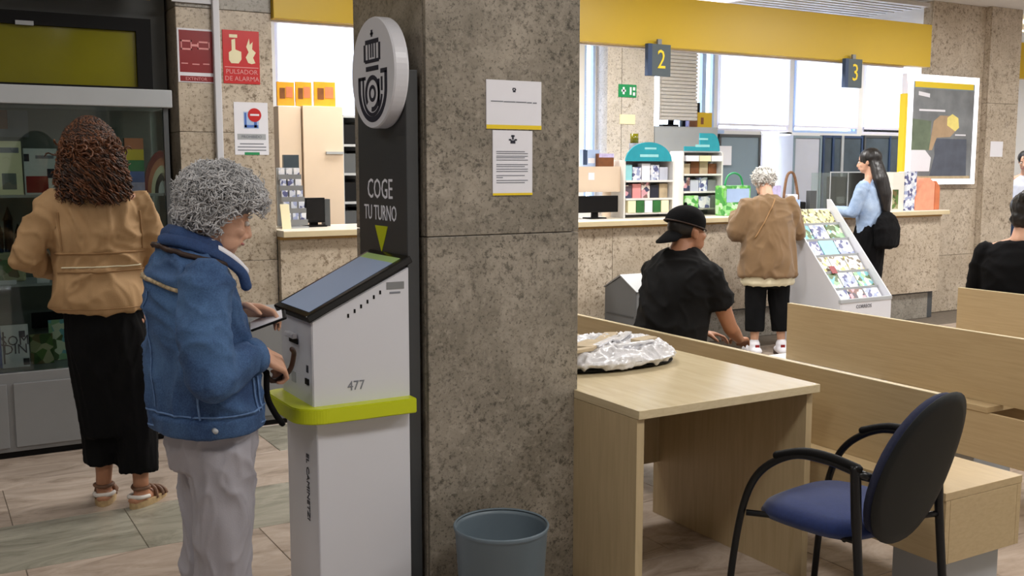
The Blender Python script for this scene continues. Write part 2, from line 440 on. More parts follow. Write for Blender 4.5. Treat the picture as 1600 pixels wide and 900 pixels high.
def add_loft(bm, rings, n=24, power=2.0):
    """rings: (x, y, z, half_width, half_depth[, tilt]) stacked closed body"""
    rs = []
    for r in rings:
        x, y, z, a, b = r[:5]; tilt = r[5] if len(r) > 5 else 0.0
        ring = []
        for k in range(n):
            th = 2 * PI * k / n; c, s = math.cos(th), math.sin(th)
            e = 2 / power
            dx = a * math.copysign(abs(c) ** e, c); dy = b * math.copysign(abs(s) ** e, s)
            ring.append(bm.verts.new((x + dx, y + dy, z + tilt * dy)))
        rs.append(ring)
    for i in range(len(rs) - 1):
        for k in range(n):
            bm.faces.new([rs[i][k], rs[i][(k + 1) % n], rs[i + 1][(k + 1) % n], rs[i + 1][k]])
    bm.faces.new(rs[0][::-1]); bm.faces.new(rs[-1])
def smooth_curve(pts, n=24):
    """Catmull-Rom through pts"""
    pts = [Vector(p) for p in pts]; P = [pts[0]] + pts + [pts[-1]]; out = []
    seg = len(pts) - 1; per = max(2, n // seg)
    for i in range(seg):
        a, b, c, d = P[i:i + 4]
        for k in range(per):
            t = k / per
            out.append(0.5 * ((2 * b) + (c - a) * t + (2 * a - 5 * b + 4 * c - d) * t * t + (3 * b - a - 3 * c + d) * t ** 3))
    out.append(pts[-1]); return out
def blob(name, bm, voxel, m, parent=None, it=4, wr=None, cutz=None):
    """union of the closed shapes in bm as one continuous smooth skin; wr=(amplitude, (fx,fy,fz)) cloth folds"""
    bmesh.ops.recalc_face_normals(bm, faces=bm.faces)
    me = bpy.data.meshes.new('tmp'); bm.to_mesh(me); bm.free()
    o = bpy.data.objects.new('tmp', me); C.objects.link(o)
    r = o.modifiers.new('r', 'REMESH'); r.mode = 'VOXEL'; r.voxel_size = voxel; r.adaptivity = 0
    s = o.modifiers.new('s', 'SMOOTH'); s.factor = 0.5; s.iterations = it
    dg = bpy.context.evaluated_depsgraph_get(); dg.update()
    res = bpy.data.meshes.new_from_object(o.evaluated_get(dg))
    bpy.data.objects.remove(o); bpy.data.meshes.remove(me)
    res.name = name
    if wr:
        amp, f = wr
        nrm = [v.normal.copy() for v in res.vertices]
        for v, nn in zip(res.vertices, nrm):
            p = v.co
            q = Vector((p.x * f[0], p.y * f[1], p.z * f[2]))
            q += noise.noise_vector(p * 3.5) * 1.1
            a_ = (1 - abs(noise.noise(q))) ** 4; b_ = (1 - abs(noise.noise(q * 1.9 + Vector((5, 3, 1))))) ** 4
            v.co = p + nn * (amp * (a_ - 0.45) + amp * 0.55 * (b_ - 0.45) + amp * 0.5 * noise.noise(q * 0.6))
    for p in res.polygons: p.use_smooth = True
    return link(name, res, parent, m)

# ------------------------------------------------------------------ tagging
def tag(o, label=None, cat=None, group=None, kind=None):
    if label: o['label'] = label
    if cat: o['category'] = cat
    if group: o['group'] = group
    if kind: o['kind'] = kind
    return o
def thing(name, label, cat, loc=(0, 0, 0), rz=0.0, group=None):
    o = bpy.data.objects.new(name, None); C.objects.link(o)
    o.empty_display_size = 0.05
    o.location = loc; o.rotation_euler = (0, 0, rz)
    return tag(o, label, cat, group)
def struct(o):
    o['kind'] = 'structure'; return o
def copy_tree(o, parent=None):
    c = o.copy(); C.objects.link(c)
    if parent is not None: c.parent = parent
    for ch in list(o.children): copy_tree(ch, c)
    return c
def text(s, size, loc, rot, m, parent=None, depth=0.0006, align='CENTER', name='lettering', sx=1.0):
    cu = bpy.data.curves.new('t', 'FONT'); cu.body = s; cu.size = size; cu.extrude = depth
    cu.align_x = align; cu.align_y = 'CENTER'; cu.resolution_u = 2
    o = bpy.data.objects.new('t', cu); C.objects.link(o)
    dg = bpy.context.evaluated_depsgraph_get(); dg.update()
    me = bpy.data.meshes.new_from_object(o.evaluated_get(dg))
    bpy.data.objects.remove(o); bpy.data.curves.remove(cu)
    r = link(name, me, parent, m)
    r.location = loc; r.rotation_euler = rot; r.scale = (sx, 1, 1)
    return r
FACE_Y = (PI / 2, 0, 0)            # readable from -y
FACE_X = (PI / 2, 0, -PI / 2)      # readable from -x

# ================================================================== SETTING
XL, XR, YB, YF = -3.2, 13.2, -2.6, 9.3
floor = struct(box('floor', XL, XR, YB, YF, -0.06, -0.004, M['grout']))
TX, TY = 0.90, 0.56
tm = {}
for key in ('tile', 'tile_green'):
    bm = bmesh.new(); add_box(bm, 0.0014, TX - 0.0014, 0.0014, TY - 0.0014, -0.02, 0.0)
    bmesh.ops.bevel(bm, geom=[e for e in bm.edges if all(v.co.z > -0.01 for v in e.verts)], offset=0.0015, segments=1, affect='EDGES')
    me = bpy.data.meshes.new('floor_tile'); bmesh.ops.recalc_face_normals(bm, faces=bm.faces); bm.to_mesh(me); bm.free()
    me.materials.append(M[key]); tm[key] = me
rnd = random.Random(3)
for j in range(16):
    for i in range(17):
        x = XL + 0.35 + i * TX - (0.45 if j % 2 else 0); y = YB + 0.05 + j * TY
        g = rnd.random() < 0.08 or (abs(x - 0.3) < 0.5 and abs(y - 4.4) < 0.3)
        o = bpy.data.objects.new('floor_tile', tm['tile_green' if g else 'tile']); C.objects.link(o)
        o.parent = floor; o.location = (x, y, 0)
ceiling = struct(box('ceiling', XL, XR, YB, YF, 3.2, 3.28, M['plaster']))
sl = boxes('ceiling_slat_field', [(2.2, 9.0, 7.0 + k * 0.11, 7.07 + k * 0.11, 3.13, 3.17) for k in range(20)], M['slat'], ceiling)
sl['kind'] = 'stuff'
struct(box('wall_left', XL - 0.1, XL, YB, YF, 0, 3.2, M['plaster']))
struct(box('wall_right', XR, XR + 0.1, YB, YF, 0, 3.2, M['plaster']))
struct(box('wall_front', XL, XR, YB - 0.1, YB, 0, 3.2, M['plaster']))

def clad(name, x0, x1, y0, y1, cuts, m, label=None, structure=True, xcuts=None, core='wall_stone_dark', sides='yx', z0=0.0):
    """stone faced pier: a core with separate slabs on the faces seen from the room"""
    t = 0.018
    core_o = box(name, x0 + t, x1 - t, y0 + t, y1 - t, z0, 3.2, M[core])
    if structure: struct(core_o)
    xs = [x0] + (xcuts or []) + [x1]
    for a, b in zip(cuts[:-1], cuts[1:]):
        mm = m(a) if callable(m) else m
        for xa, xb in zip(xs[:-1], xs[1:]):
            box('stone_slab', xa + 0.0015, xb - 0.0015, y0, y0 + t - 0.001, a + 0.0015, b - 0.0015, mm, core_o, bevel=0.002)
        if 'x' in sides:
            box('stone_slab', x0, x0 + t - 0.001, y0 + t + 0.0015, y1, a + 0.0015, b - 0.0015, mm, core_o, bevel=0.002)
            box('stone_slab', x1 - t + 0.001, x1, y0 + t + 0.0015, y1, a + 0.0015, b - 0.0015, mm, core_o, bevel=0.002)
    return core_o

# pillar in the middle of the hall
pillar = clad('stone_pillar', 1.416, 2.0, 2.95, 3.545, [0, 1.30, 2.55, 3.2], M['pillar'], structure=False, core='pillar')
tag(pillar, 'square free-standing pillar clad in mottled grey-brown limestone slabs, two notices on it', 'pillar')

# left pier of the counter wall
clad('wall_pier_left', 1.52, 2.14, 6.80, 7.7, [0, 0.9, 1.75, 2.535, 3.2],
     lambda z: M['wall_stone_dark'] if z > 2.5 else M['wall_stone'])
# right piers
zb = at(1475, 452, y=6.78).z
clad('wall_pier_right', 9.06, 9.90, 7.0, 7.12, [0, 0.6, 1.3, 2.42, 3.2], M['wall_stone'])
clad('wall_pier_corner', 9.90, at(1583, 300, y=6.93).x, 6.93, 7.12, [0, 0.7, 2.2, 3.2], M['wall_stone'])
# partition behind the showcase
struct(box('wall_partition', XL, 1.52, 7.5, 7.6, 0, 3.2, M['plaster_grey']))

# stone front of the long counter
cf = struct(box('wall_counter', 2.14, 8.98, 6.80, 6.98, 0.0, 1.045, M['grey_dark']))
xs = [2.14, 3.1, 4.0, 4.9, 5.8, 6.7, 7.6, 8.98]
for a, b in zip(xs[:-1], xs[1:]):
    box('stone_slab', a + 0.002, b - 0.002, 6.74, 6.80, zb, 1.04, M['wall_stone'], cf, bevel=0.002)
box('kick_slab', 2.16, 8.9, 6.795, 6.81, 0.0, zb - 0.02, M['wall_stone_dark'], cf)
box('edge_strip', 2.14, 8.98, 6.73, 6.80, 1.035, 1.055, M['wood_dark'], cf)
ct = thing('service_counter', 'long cream service counter top on the speckled stone counter front', 'counter', (2.14, 6.66, 1.0555))
box('worktop', 0, 6.86, 0, 0.62, 0, 0.045, M['counter_top'], ct, bevel=0.004)
box('front_edge', 0, 6.86, -0.006, 0.0, 0.003, 0.038, M['edge'], ct)
struct(box('wall_counter_back', 2.14, 8.98, 6.985, 7.02, 0.0, 1.045, M['white_board']))

# yellow fascias
fa = thing('yellow_fascia', 'long yellow fascia board above the service counter with number signs', 'fascia', (2.14, 6.75, 2.5))
box('board', 0, 6.58, 0, 0.1, 0.0, 0.405, M['yellow'], fa, bevel=0.003)
box('light_strip', 0.0, 6.3, 0.085, 0.12, -0.012, 0.0, M['frame_white'], fa)
fb = thing('yellow_fascia', 'yellow fascia board above the black framed screen at the left', 'fascia', (-2.2, 6.72, 2.56))
xr_ = at(240, 15, y=6.72).x
box('board', 0, xr_ + 2.2, 0, 0.1, 0.0, 0.4, M['yellow'], fb, bevel=0.003)
fc = thing('yellow_fascia', 'end of a yellow fascia board beyond the right-hand stone pier', 'fascia', (at(1592, 80, y=7.3).x, 7.3, 2.5))
box('board', 0, 2.4, 0, 0.1, 0.03, 0.43, M['yellow'], fc, bevel=0.003)

# ---- back office wall with windows
WY = 9.3
wb = struct(box('wall_back', XL, XR, WY, WY + 0.15, 0, 1.10, M['plaster']))
def wpx(px): return at(px, 150, y=WY).x
zs, zt = 1.955, 2.93
box('wall_head', XL, XR, WY, WY + 0.15, zt, 3.2, M['plaster'], wb)
openings = [(at(430, 100, y=WY).x, at(556, 100, y=WY).x), (wpx(913), wpx(930)), (wpx(1005), wpx(1116)),
            (wpx(1121), wpx(1233)), (wpx(1240), wpx(1341)), (wpx(1349), wpx(1440))]
x = XL
for k, (a, b) in enumerate(openings):
    box('wall_mullion', x, a, WY, WY + 0.15, 1.10, zt, M['plaster'], wb)
    x = b
box('wall_mullion', x, XR, WY, WY + 0.15, 1.10, zt, M['plaster'], wb)
la, lb = at(1188, 250, y=WY).x, at(1234, 250, y=WY).x
for k, (a, b) in enumerate(openings):
    lo = 1.10 if k == 1 else zs - (0.08 if k == 0 else 0)
    if k == 3:
        box('wall_sill', a, la, WY, WY + 0.15, 1.10, zs, M['plaster'], wb)
    elif k != 1:
        box('wall_sill', a, b, WY, WY + 0.15, 1.10, lo, M['plaster'], wb)
    wn = bpy.data.objects.new('window_%d' % (k + 1), None); C.objects.link(wn); wn.location = ((a + b) / 2, WY, lo); struct(wn)
    hw = (b - a) / 2
    f = 0.03
    boxes('window_frame', [(-hw, -hw + f, 0.0, 0.06, 0, zt - lo), (hw - f, hw, 0.0, 0.06, 0, zt - lo),
                           (-hw + f, hw - f, 0.0, 0.06, 0, f), (-hw + f, hw - f, 0.0, 0.06, zt - lo - f, zt - lo)],
          M['frame_blue'] if k in (1, 2, 4) else M['frame_white'], wn)
    box('window_pane', -hw + f, hw - f, 0.04, 0.045, f, zt - lo - f, M['window_glass'], wn)
    if k in (0, 3, 4, 5):
        box('roller_blind', -hw + 0.01, hw - 0.01, -0.02, -0.017, 0.03 if k == 0 else 0.08, zt - lo, M['blind'], wn)
        box('blind_bar', -hw + 0.01, hw - 0.01, -0.028, -0.01, 0.015 if k == 0 else 0.06, 0.045 if k == 0 else 0.085, M['frame_white'], wn)
wl = bpy.data.objects.new('window_7', None); C.objects.link(wl); wl.location = (la, WY, 1.10); struct(wl)
box('roller_blind', 0, lb - la, -0.02, -0.017, 0.02, zs - 1.12, M['blind'], wl)
boxes('window_frame', [(-0.01, 0.03, 0, 0.05, 0, 0.85), (lb - la - 0.02, lb - la + 0.02, 0, 0.05, 0, 0.85), (0, lb - la, 0, 0.05, 0, 0.03)], M['frame_white'], wl)
box('window_sill', wpx(1003), wpx(1120), WY - 0.14, WY, zs - 0.04, zs, M['frame_blue'], wb)
box('wall_sill', lb, openings[3][1], WY, WY + 0.15, 1.10, zs, M['plaster'], wb)
# centre bar of the clear window
a, b = openings[2]
bar = box('window_mullion', wpx(1096), wpx(1102), WY - 0.01, WY + 0.06, zs, zt, M['frame_blue'], wb)
# stone pier of the back wall
sp = struct(box('wall_pier_back', wpx(931), wpx(1004), WY - 0.2, WY, 0, 3.2, M['stone_lit']))
box('stone_slab', wpx(931), wpx(953) - 0.004, WY - 0.215, WY - 0.2, 0, 3.2, M['stone_lit'], sp)
box('stone_slab', wpx(953) + 0.004, wpx(1004), WY - 0.215, WY - 0.2, 0, 3.2, M['stone_lit'], sp)

# grey slatted panel, added in place of the ceiling seen through the transom
x0, x1, z0, z1 = rect_y(1034, 76, 1090, 188, 9.0)
lv = thing('ceiling_view_panel', 'grey slatted panel added in place of the ceiling seen behind sign 2', 'screen', ((x0 + x1) / 2, 9.0, z0))
box('backing', -(x1 - x0) / 2, (x1 - x0) / 2, 0.02, 0.04, 0, z1 - z0, M['slat'], lv)
for s_ in (-1, 1): box('hanger', s_ * 0.2 - 0.006, s_ * 0.2 + 0.006, 0.02, 0.035, z1 - z0, 3.129 - z0, M['grey_metal'], lv)
n = 20; hh = (z1 - z0) / n
for k in range(n):
    box('slat', -(x1 - x0) / 2, (x1 - x0) / 2, -0.005, 0.02, k * hh + 0.003, (k + 1) * hh - 0.003, M['slat'], lv)

def panel_px(name, px0, py0, px1, py1, y, d, m, label, cat, framed=None, group=None, ground=True):
    x0, x1, z0, z1 = rect_y(px0, py0, px1, py1, y)
    if ground: z0 = 0.0
    t = thing(name, label, cat, ((x0 + x1) / 2, y, z0), group=group)
    hw = (x1 - x0) / 2; h = z1 - z0
    box('panel', -hw, hw, 0, d, 0, h, m, t, bevel=0.002)
    if framed is not None:
        f = 0.03
        boxes('frame', [(-hw, -hw + f, -0.012, 0, 0, h), (hw - f, hw, -0.012, 0, 0, h), (-hw + f, hw - f, -0.012, 0, h - f, h)], framed, t)
    return t, hw, h
panel_px('notice_board', 1122, 210, 1187, 320, 9.24, 0.04, M['grey_panel'], 'blue-grey board with dark frame behind the brown-coated customer', 'board', M['grey_dark'], ground=False)
panel_px('office_cupboard', 1238, 212, 1282, 318, 9.0, 0.25, M['panel_lilac'], 'pale lilac-grey office cupboard with dark left edge behind the basket', 'cupboard', M['grey_panel'])
t, hw, h = panel_px('glazed_partition', 1284, 212, 1346, 318, 9.1, 0.05, M['dark_glass'], 'dark glazed office partition left of the long-haired customer', 'partition', M['navy'])
box('glazing_bar', -hw * 0.1, hw * 0.02, -0.015, 0, 0, h, M['grey_light'], t)
box('glazing_bar', -hw * 0.55, -hw * 0.45, -0.015, 0, 0, h, M['navy'], t)
t, hw, h = panel_px('glazed_partition', 1348, 212, 1412, 318, 9.1, 0.05, M['dark_glass'], 'dark glazed office partition between the long-haired customer and the poster', 'partition', M['grey_dark'])
box('glazing_bar', hw * 0.2, hw * 0.28, -0.015, 0, 0, h, M['navy'], t)
box('transom', -hw, hw, -0.016, 0, h * 0.52, h * 0.56, M['grey_dark'], t)
x0, x1, z0, z1 = rect_y(1022, 198, 1120, 330, 9.1)
box('office_counter_back', x0, x1, 9.1, 9.16, 0, z1, M['grey_light'])
bpy.data.objects['office_counter_back'].name = 'filing_cupboard'
tag(bpy.data.objects['filing_cupboard'], 'plain grey cupboard under the clear window behind the teal stands', 'cupboard')

# ceiling lamps (the light sources of the hall)
proto = thing('ceiling_lamp', 'recessed white ceiling lamp with frosted diffuser above the hall', 'lamp', (0, 0, 3.2), group='ceiling lamps above the hall')
boxes('frame', [(-0.6, -0.56, -0.3, 0.3, -0.03, 0), (0.56, 0.6, -0.3, 0.3, -0.03, 0), (-0.56, 0.56, -0.3, -0.26, -0.03, 0), (-0.56, 0.56, 0.26, 0.3, -0.03, 0)], M['frame_white'], proto)
box('diffuser', -0.56, 0.56, -0.26, 0.26, -0.015, -0.002, M['lamp'], proto)
for k, (lx, ly, lp) in enumerate(LAMPS):
    o = proto if k == 0 else copy_tree(proto)
    o.location = (lx, ly, 3.2 if ly < 7 else 3.128)

# ================================================================== LEFT SIDE
# black framed screen above the showcase
x0, x1, z0, z1 = rect_y(0, 22, 237, 140, 6.9)
tv = thing('display_screen', 'large black framed screen with olive-yellow reflective glass above the showcase', 'screen', (0, 6.9, z0))
xa = x1 - 2.4
boxes('frame', [(xa, x1, 0, 0.1, z1 - z0 - 0.08, z1 - z0), (x1 - 0.09, x1, 0, 0.1, 0, z1 - z0 - 0.08), (xa, xa + 0.08, 0, 0.1, 0, z1 - z0 - 0.08), (xa + 0.08, x1 - 0.09, 0, 0.1, -0.05, 0.03)], M['black'], tv)
box('glass', xa + 0.08, x1 - 0.09, 0.03, 0.06, 0.03, z1 - z0 - 0.08, M['olive'], tv)
box('sensor', x1 - 0.78, x1 - 0.68, -0.01, 0.02, z1 - z0 - 0.085, z1 - z0 - 0.06, M['grey_light'], tv)
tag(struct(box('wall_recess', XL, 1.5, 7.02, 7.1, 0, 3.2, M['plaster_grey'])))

# glazed showcase
sc = thing('showcase_cabinet', 'tall grey glass-fronted showcase with booklets behind the tan-jacketed woman', 'cabinet', (0.0, 5.85, 0))
XA, XB, D = -1.35, 1.25, 0.45
box('base', XA, XB, 0.0, D, 0.035, 0.455, M['grey_metal'], sc, bevel=0.004)
box('plinth', XA + 0.01, XB - 0.01, 0.02, D, 0.0, 0.035, M['black'], sc)
for k in range(3):
    xa_ = XA + 0.04 + k * 0.86
    d_ = box('door', xa_, xa_ + 0.83, -0.012, 0.0, 0.06, 0.40, M['grey_metal'], sc, bevel=0.003)
    box('keyhole', xa_ + 0.77, xa_ + 0.785, -0.016, -0.012, 0.25, 0.28, M['grey_dark'], d_)
box('top_cap', XA - 0.01, XB + 0.02, -0.02, D, 1.845, 1.94, M['grey_light'], sc, bevel=0.005)
box('back_panel', XA, XB, D - 0.02, D, 0.455, 1.845, M['showcase_inside'], sc)
for sx in (XA, XB - 0.025):
    box('corner_post', sx, sx + 0.025, 0.0, 0.025, 0.455, 1.845, M['grey_dark'], sc)
box('side_glass', XB - 0.01, XB - 0.004, 0.03, D - 0.03, 0.46, 1.84, M['glass'], sc)
SH = [0.90, 1.365]
for z in SH:
    box('shelf', XA + 0.02, XB - 0.03, 0.05, D - 0.03, z, z + 0.012, M['grey_light'], sc)
box('glass_front', XA + 0.02, -0.06, 0.005, 0.011, 0.46, 1.84, M['glass'], sc)
box('glass_front', -0.05, XB - 0.03, 0.012, 0.018, 0.46, 1.84, M['glass'], sc)

def standee(name, label, cat, px0, py0, px1, py1, y, base, m, d=0.02, lean=0.0, prints=(), group=None):
    """upright flat item resting on height base; prints: (u0,v0,u1,v1,material,name) in fractions"""
    x0, x1, z0, z1 = rect_y(px0, py0, px1, py1, y)
    h = z1 - base; wd = x1 - x0
    t = thing(name, label, cat, ((x0 + x1) / 2, y, base), group=group)
    t.rotation_euler = (-lean, 0, 0)
    box('cover', -wd / 2, wd / 2, 0, d, 0, h, m, t)
    for u0, v0, u1, v1, mm, nm in prints:
        box(nm, -wd / 2 + u0 * wd, -wd / 2 + u1 * wd, -0.002, 0, v0 * h, v1 * h, mm, t)
    return t, wd, h
S2 = 1.377
standee('booklet', 'pale yellow booklet on the upper showcase shelf', 'booklet', -6, 220, 35, 302, 6.05, S2, M['cream'], lean=0.08,
        prints=[(0.1, 0.78, 0.9, 0.88, M['print_grey'], 'title'), (0.2, 0.1, 0.75, 0.4, M['showcase_inside'], 'picture')])
standee('boxed_set', 'white box with red lower half on the upper showcase shelf', 'box', 38, 232, 90, 302, 6.05, S2, M['print_light'], d=0.06,
        prints=[(0.04, 0.04, 0.7, 0.4, M['red_dark'], 'red_print'), (0.35, 0.78, 0.9, 0.85, M['print_grey'], 'title'), (0.0, 0.72, 0.16, 0.88, M['print'], 'round_print'), (0.68, 0.36, 0.9, 0.56, M['print'], 'round_print')])
t, wd, h = standee('striped_card', 'rainbow striped card stack right of the curly hair in the showcase', 'card', 196, 216, 224, 300, 6.05, S2, M['black_cloth'], d=0.04)
cols = ['salmon_d', 'yellow_b', 'green', 'blue_print', 'lilac']
for k, c in enumerate(cols):
    box('stripe', -wd / 2 - 0.002, wd / 2 + 0.002, -0.012, 0.0, h * (1 - (k + 1) / 5) + 0.001, h * (1 - k / 5), M[c], t)
# rainbow arch
x0, x1, z0, z1 = rect_y(224, 234, 257, 300, 6.05)
t = thing('rainbow_arch', 'rainbow arch ornament at the right end of the upper showcase shelf', 'ornament', (x1, 6.05, S2))
R0 = x1 - x0; HH = z1 - S2
for k, c in enumerate(['red_dark', 'salmon_d', 'cream', 'black', 'print_light']):
    r1, r0 = 1 - k * 0.17, 1 - (k + 1) * 0.17
    if k == 4: r0 = 0.02
    pts = [(-R0 * r1 * math.cos(a), HH * r1 * math.sin(a)) for a in [PI / 2 * i / 10 for i in range(11)]]
    pts += [(-R0 * r0 * math.cos(a), HH * r0 * math.sin(a)) for a in [PI / 2 * i / 10 for i in range(10, -1, -1)]]
    prism('arch_band', pts, 'y', 0, 0.03, M[c], t)
standee('small_card', 'small pale card left of the curly hair on the upper showcase shelf', 'card', 94, 240, 106, 302, 6.1, S2, M['showcase_inside'], d=0.01, prints=[(0.2, 0.4, 0.8, 0.9, M['print_light'], 'print')])
standee('poster_card', 'brown and grey card high in the left of the showcase', 'card', -10, 172, 44, 214, 6.25, at(10, 214, y=6.25).z, M['print_grey'], d=0.01, prints=[(0.0, 0.3, 0.4, 1.0, M['brown_print'], 'picture')])
# castle shaped ornament
x0, x1, z0, z1 = rect_y(0, 335, 30, 446, 6.1)
t = thing('castle_ornament', 'dark pointed castle-shaped ornament on the lower showcase shelf', 'ornament', ((x0 + x1) / 2, 6.1, 0.912))
box('rock', -0.07, 0.07, -0.04, 0.04, 0, 0.16, M['garden'], t, bevel=0.012)
for dx, hh2, rr in ((-0.045, 0.25, 0.018), (0.0, 0.33, 0.022), (0.045, 0.24, 0.018)):
    tube('tower', [(dx, 0, 0.12), (dx, 0, hh2)], rr, M['black'], t, n=8)
    tube('spire', [(dx, 0, hh2), (dx, 0, hh2 + 0.07)], [rr * 1.2, 0.002], M['black'], t, n=8)
standee('price_label', 'white price label at the left end of the lower showcase shelf', 'label', 0, 438, 26, 447, 5.93, 0.912, M['paper'], d=0.004)
standee('price_label', 'white price label on the lower showcase shelf beside the tan sleeve', 'label', 58, 434, 78, 447, 5.93, 0.912, M['paper'], d=0.004)
B0 = 0.457
t, wd, h = standee('illustrated_book', 'white book with black hand lettering on the showcase bottom', 'book', 3, 508, 46, 584, 6.0, B0, M['paper'], d=0.02, lean=0.1)
for k, (s_, zz) in enumerate((('SOM', 0.62), ('DIN', 0.42))):
    text(s_, 0.075, (0, -0.002, h * zz), FACE_Y, M['print'], t, sx=0.9)
boxes('drawing', [(-0.06, -0.052, -0.003, 0, h * 0.1, h * 0.85), (0.02, 0.05, -0.003, 0, h * 0.7, h * 0.85), (0.035, 0.065, -0.003, 0, 0.01, h * 0.2)], M['print'], t)
standee('garden_book', 'green illustrated garden book beside the black hand-lettered book', 'book', 48, 522, 84, 583, 6.05, B0, M['garden'], d=0.02, lean=0.1)
standee('garden_book', 'brown and green illustrated book touching the black skirt in the showcase', 'book', 78, 500, 104, 583, 6.12, B0, M['cover_c'], d=0.02, lean=0.1)
standee('dark_box', 'low dark box behind the green books in the showcase', 'box', 50, 488, 102, 512, 6.22, at(70, 512, y=6.22).z, M['black'], d=0.03)
standee('leaflet', 'blue and white leaflet at the left edge of the showcase bottom', 'leaflet', -14, 512, 3, 584, 6.02, B0, M['blue_print'], d=0.008, lean=0.1)

# low grey cabinet right of the showcase
lc = thing('low_cabinet', 'low grey metal cabinet seen between denim jacket and ticket kiosk', 'cabinet', (1.6, 5.86, 0))
box('carcass', -0.33, 0.45, 0, 0.42, 0.03, 0.665, M['grey_metal'], lc, bevel=0.004)
box('plinth', -0.32, 0.44, 0.015, 0.4, 0, 0.03, M['black'], lc)
box('door', -0.32, 0.055, -0.012, 0, 0.06, 0.63, M['grey_metal'], lc, bevel=0.003)
box('door', 0.065, 0.44, -0.012, 0, 0.06, 0.63, M['grey_metal'], lc, bevel=0.003)

# signs on the left pier
def sign(name, label, cat, px0, py0, px1, py1, y, m, d=0.006):
    x0, x1, z0, z1 = rect_y(px0, py0, px1, py1, y)
    t = thing(name, label, cat, ((x0 + x1) / 2, y - d, z0))
    W, H = x1 - x0, z1 - z0
    box('board', -W / 2, W / 2, 0, d, 0, H, m, t, bevel=0.001)
    return t, W, H
def bars(name, t, lst, W, H, m, y=-0.001):
    return boxes(name, [(-W / 2 + a * W, -W / 2 + c * W, y, 0, b * H, d_ * H) for a, b, c, d_ in lst], m, t)
PY = 6.80
t, W, H = sign('fire_hose_sign', 'dark red fire hose sign left of the white conduit on the stone pier', 'sign', 277, 45, 333, 129, PY, M['paper'])
box('red_field', -W / 2 + 0.012, W / 2 - 0.004, -0.001, 0, 0.012 + H * 0.15, H - 0.012, M['red_dark'], t)
box('red_strip', -W / 2 + 0.012, W / 2 - 0.004, -0.001, 0, 0.006, H * 0.12, M['red_dark'], t)
bars('hose_symbol', t, [(0.1, 0.6, 0.4, 0.63), (0.1, 0.75, 0.4, 0.78), (0.1, 0.6, 0.13, 0.78), (0.37, 0.6, 0.4, 0.78), (0.4, 0.67, 0.56, 0.71),
                        (0.56, 0.62, 0.9, 0.65), (0.6, 0.74, 0.85, 0.77), (0.56, 0.62, 0.59, 0.74), (0.87, 0.62, 0.9, 0.76)], W, H, M['pink'], -0.002)
bars('small_print', t, [(0.1, 0.34, 0.28, 0.36), (0.4, 0.33, 0.6, 0.35), (0.7, 0.34, 0.88, 0.36)], W, H, M['pink'], -0.002)
text('EXTINTOR', 0.028, (0, -0.002, H * 0.065), FACE_Y, M['pink'], t, name='lettering')
t, W, H = sign('fire_alarm_sign', 'bright red fire alarm sign with pressing hand right of the white conduit', 'sign', 348, 48, 405, 131, PY, M['red_sign'])
hb = bmesh.new()
def PX(u, v): return (-W / 2 + u * W, v * H)
add_prism(hb, [PX(*p) for p in ((0.16, 0.44), (0.16, 0.58), (0.24, 0.62), (0.24, 0.82), (0.34, 0.84), (0.34, 0.64), (0.5, 0.6), (0.5, 0.46), (0.42, 0.38), (0.22, 0.38))], 'y', -0.002, 0)
add_prism(hb, [PX(*p) for p in ((0.18, 0.86), (0.18, 0.92), (0.4, 0.92), (0.4, 0.86))], 'y', -0.002, 0)
bm_obj('hand_symbol', hb, M['cream'], t)
fl = bmesh.new()
add_prism(fl, [PX(*p) for p in ((0.68, 0.4), (0.62, 0.5), (0.7, 0.6), (0.64, 0.7), (0.72, 0.86), (0.74, 0.74), (0.82, 0.8), (0.8, 0.66), (0.9, 0.6), (0.82, 0.5), (0.88, 0.4), (0.78, 0.38))], 'y', -0.002, 0)
bm_obj('flame_symbol', fl, M['cream'], t)
text('PULSADOR', 0.042, (0, -0.002, H * 0.22), FACE_Y, M['pink'], t)
text('DE ALARMA', 0.042, (0, -0.002, H * 0.09), FACE_Y, M['pink'], t)
box('divider', -W / 2 + 0.01, W / 2 - 0.01, -0.002, 0, H * 0.3, H * 0.315, M['pink'], t)
t, W, H = sign('entry_notice', 'white notice with red no-entry disc above the grey-haired woman', 'notice', 366, 160, 419, 242, PY, M['paper'], 0.003)
box('blue_picture', -W * 0.22, W * 0.22, -0.001, 0, H * 0.5, H * 0.82, M['frame_blue'], t)
boxes('blue_drawing', [(-W * 0.2, -W * 0.14, -0.002, 0, H * 0.52, H * 0.8), (-W * 0.2, W * 0.2, -0.002, 0, H * 0.52, H * 0.57), (W * 0.08, W * 0.16, -0.002, 0, H * 0.52, H * 0.64)], M['blue_print'], t)
bm = bmesh.new(); add_prism(bm, [(W * 0.1 + 0.045 * math.cos(a), H * 0.76 + 0.045 * math.sin(a)) for a in [2 * PI * i / 24 for i in range(24)]], 'y', -0.003, 0)
dd = bm_obj('no_entry_disc', bm, M['red_sign'], t); box('white_bar', W * 0.1 - 0.03, W * 0.1 + 0.03, -0.0045, -0.003, H * 0.745, H * 0.78, M['paper'], dd)
box('title_bar', -W * 0.42, W * 0.42, -0.001, 0, H * 0.29, H * 0.4, M['grey_light'], t)
text('PROHIBIDO', 0.026, (0, -0.002, H * 0.345), FACE_Y, M['print_grey'], t)
bars('small_print', t, [(0.15, 0.2, 0.85, 0.22), (0.08, 0.14, 0.92, 0.16), (0.08, 0.08, 0.92, 0.1)], W, H, M['print_grey'])
box('green_strip', -W * 0.22, W * 0.22, -0.001, 0, 0.0, H * 0.05, M['green'], t)
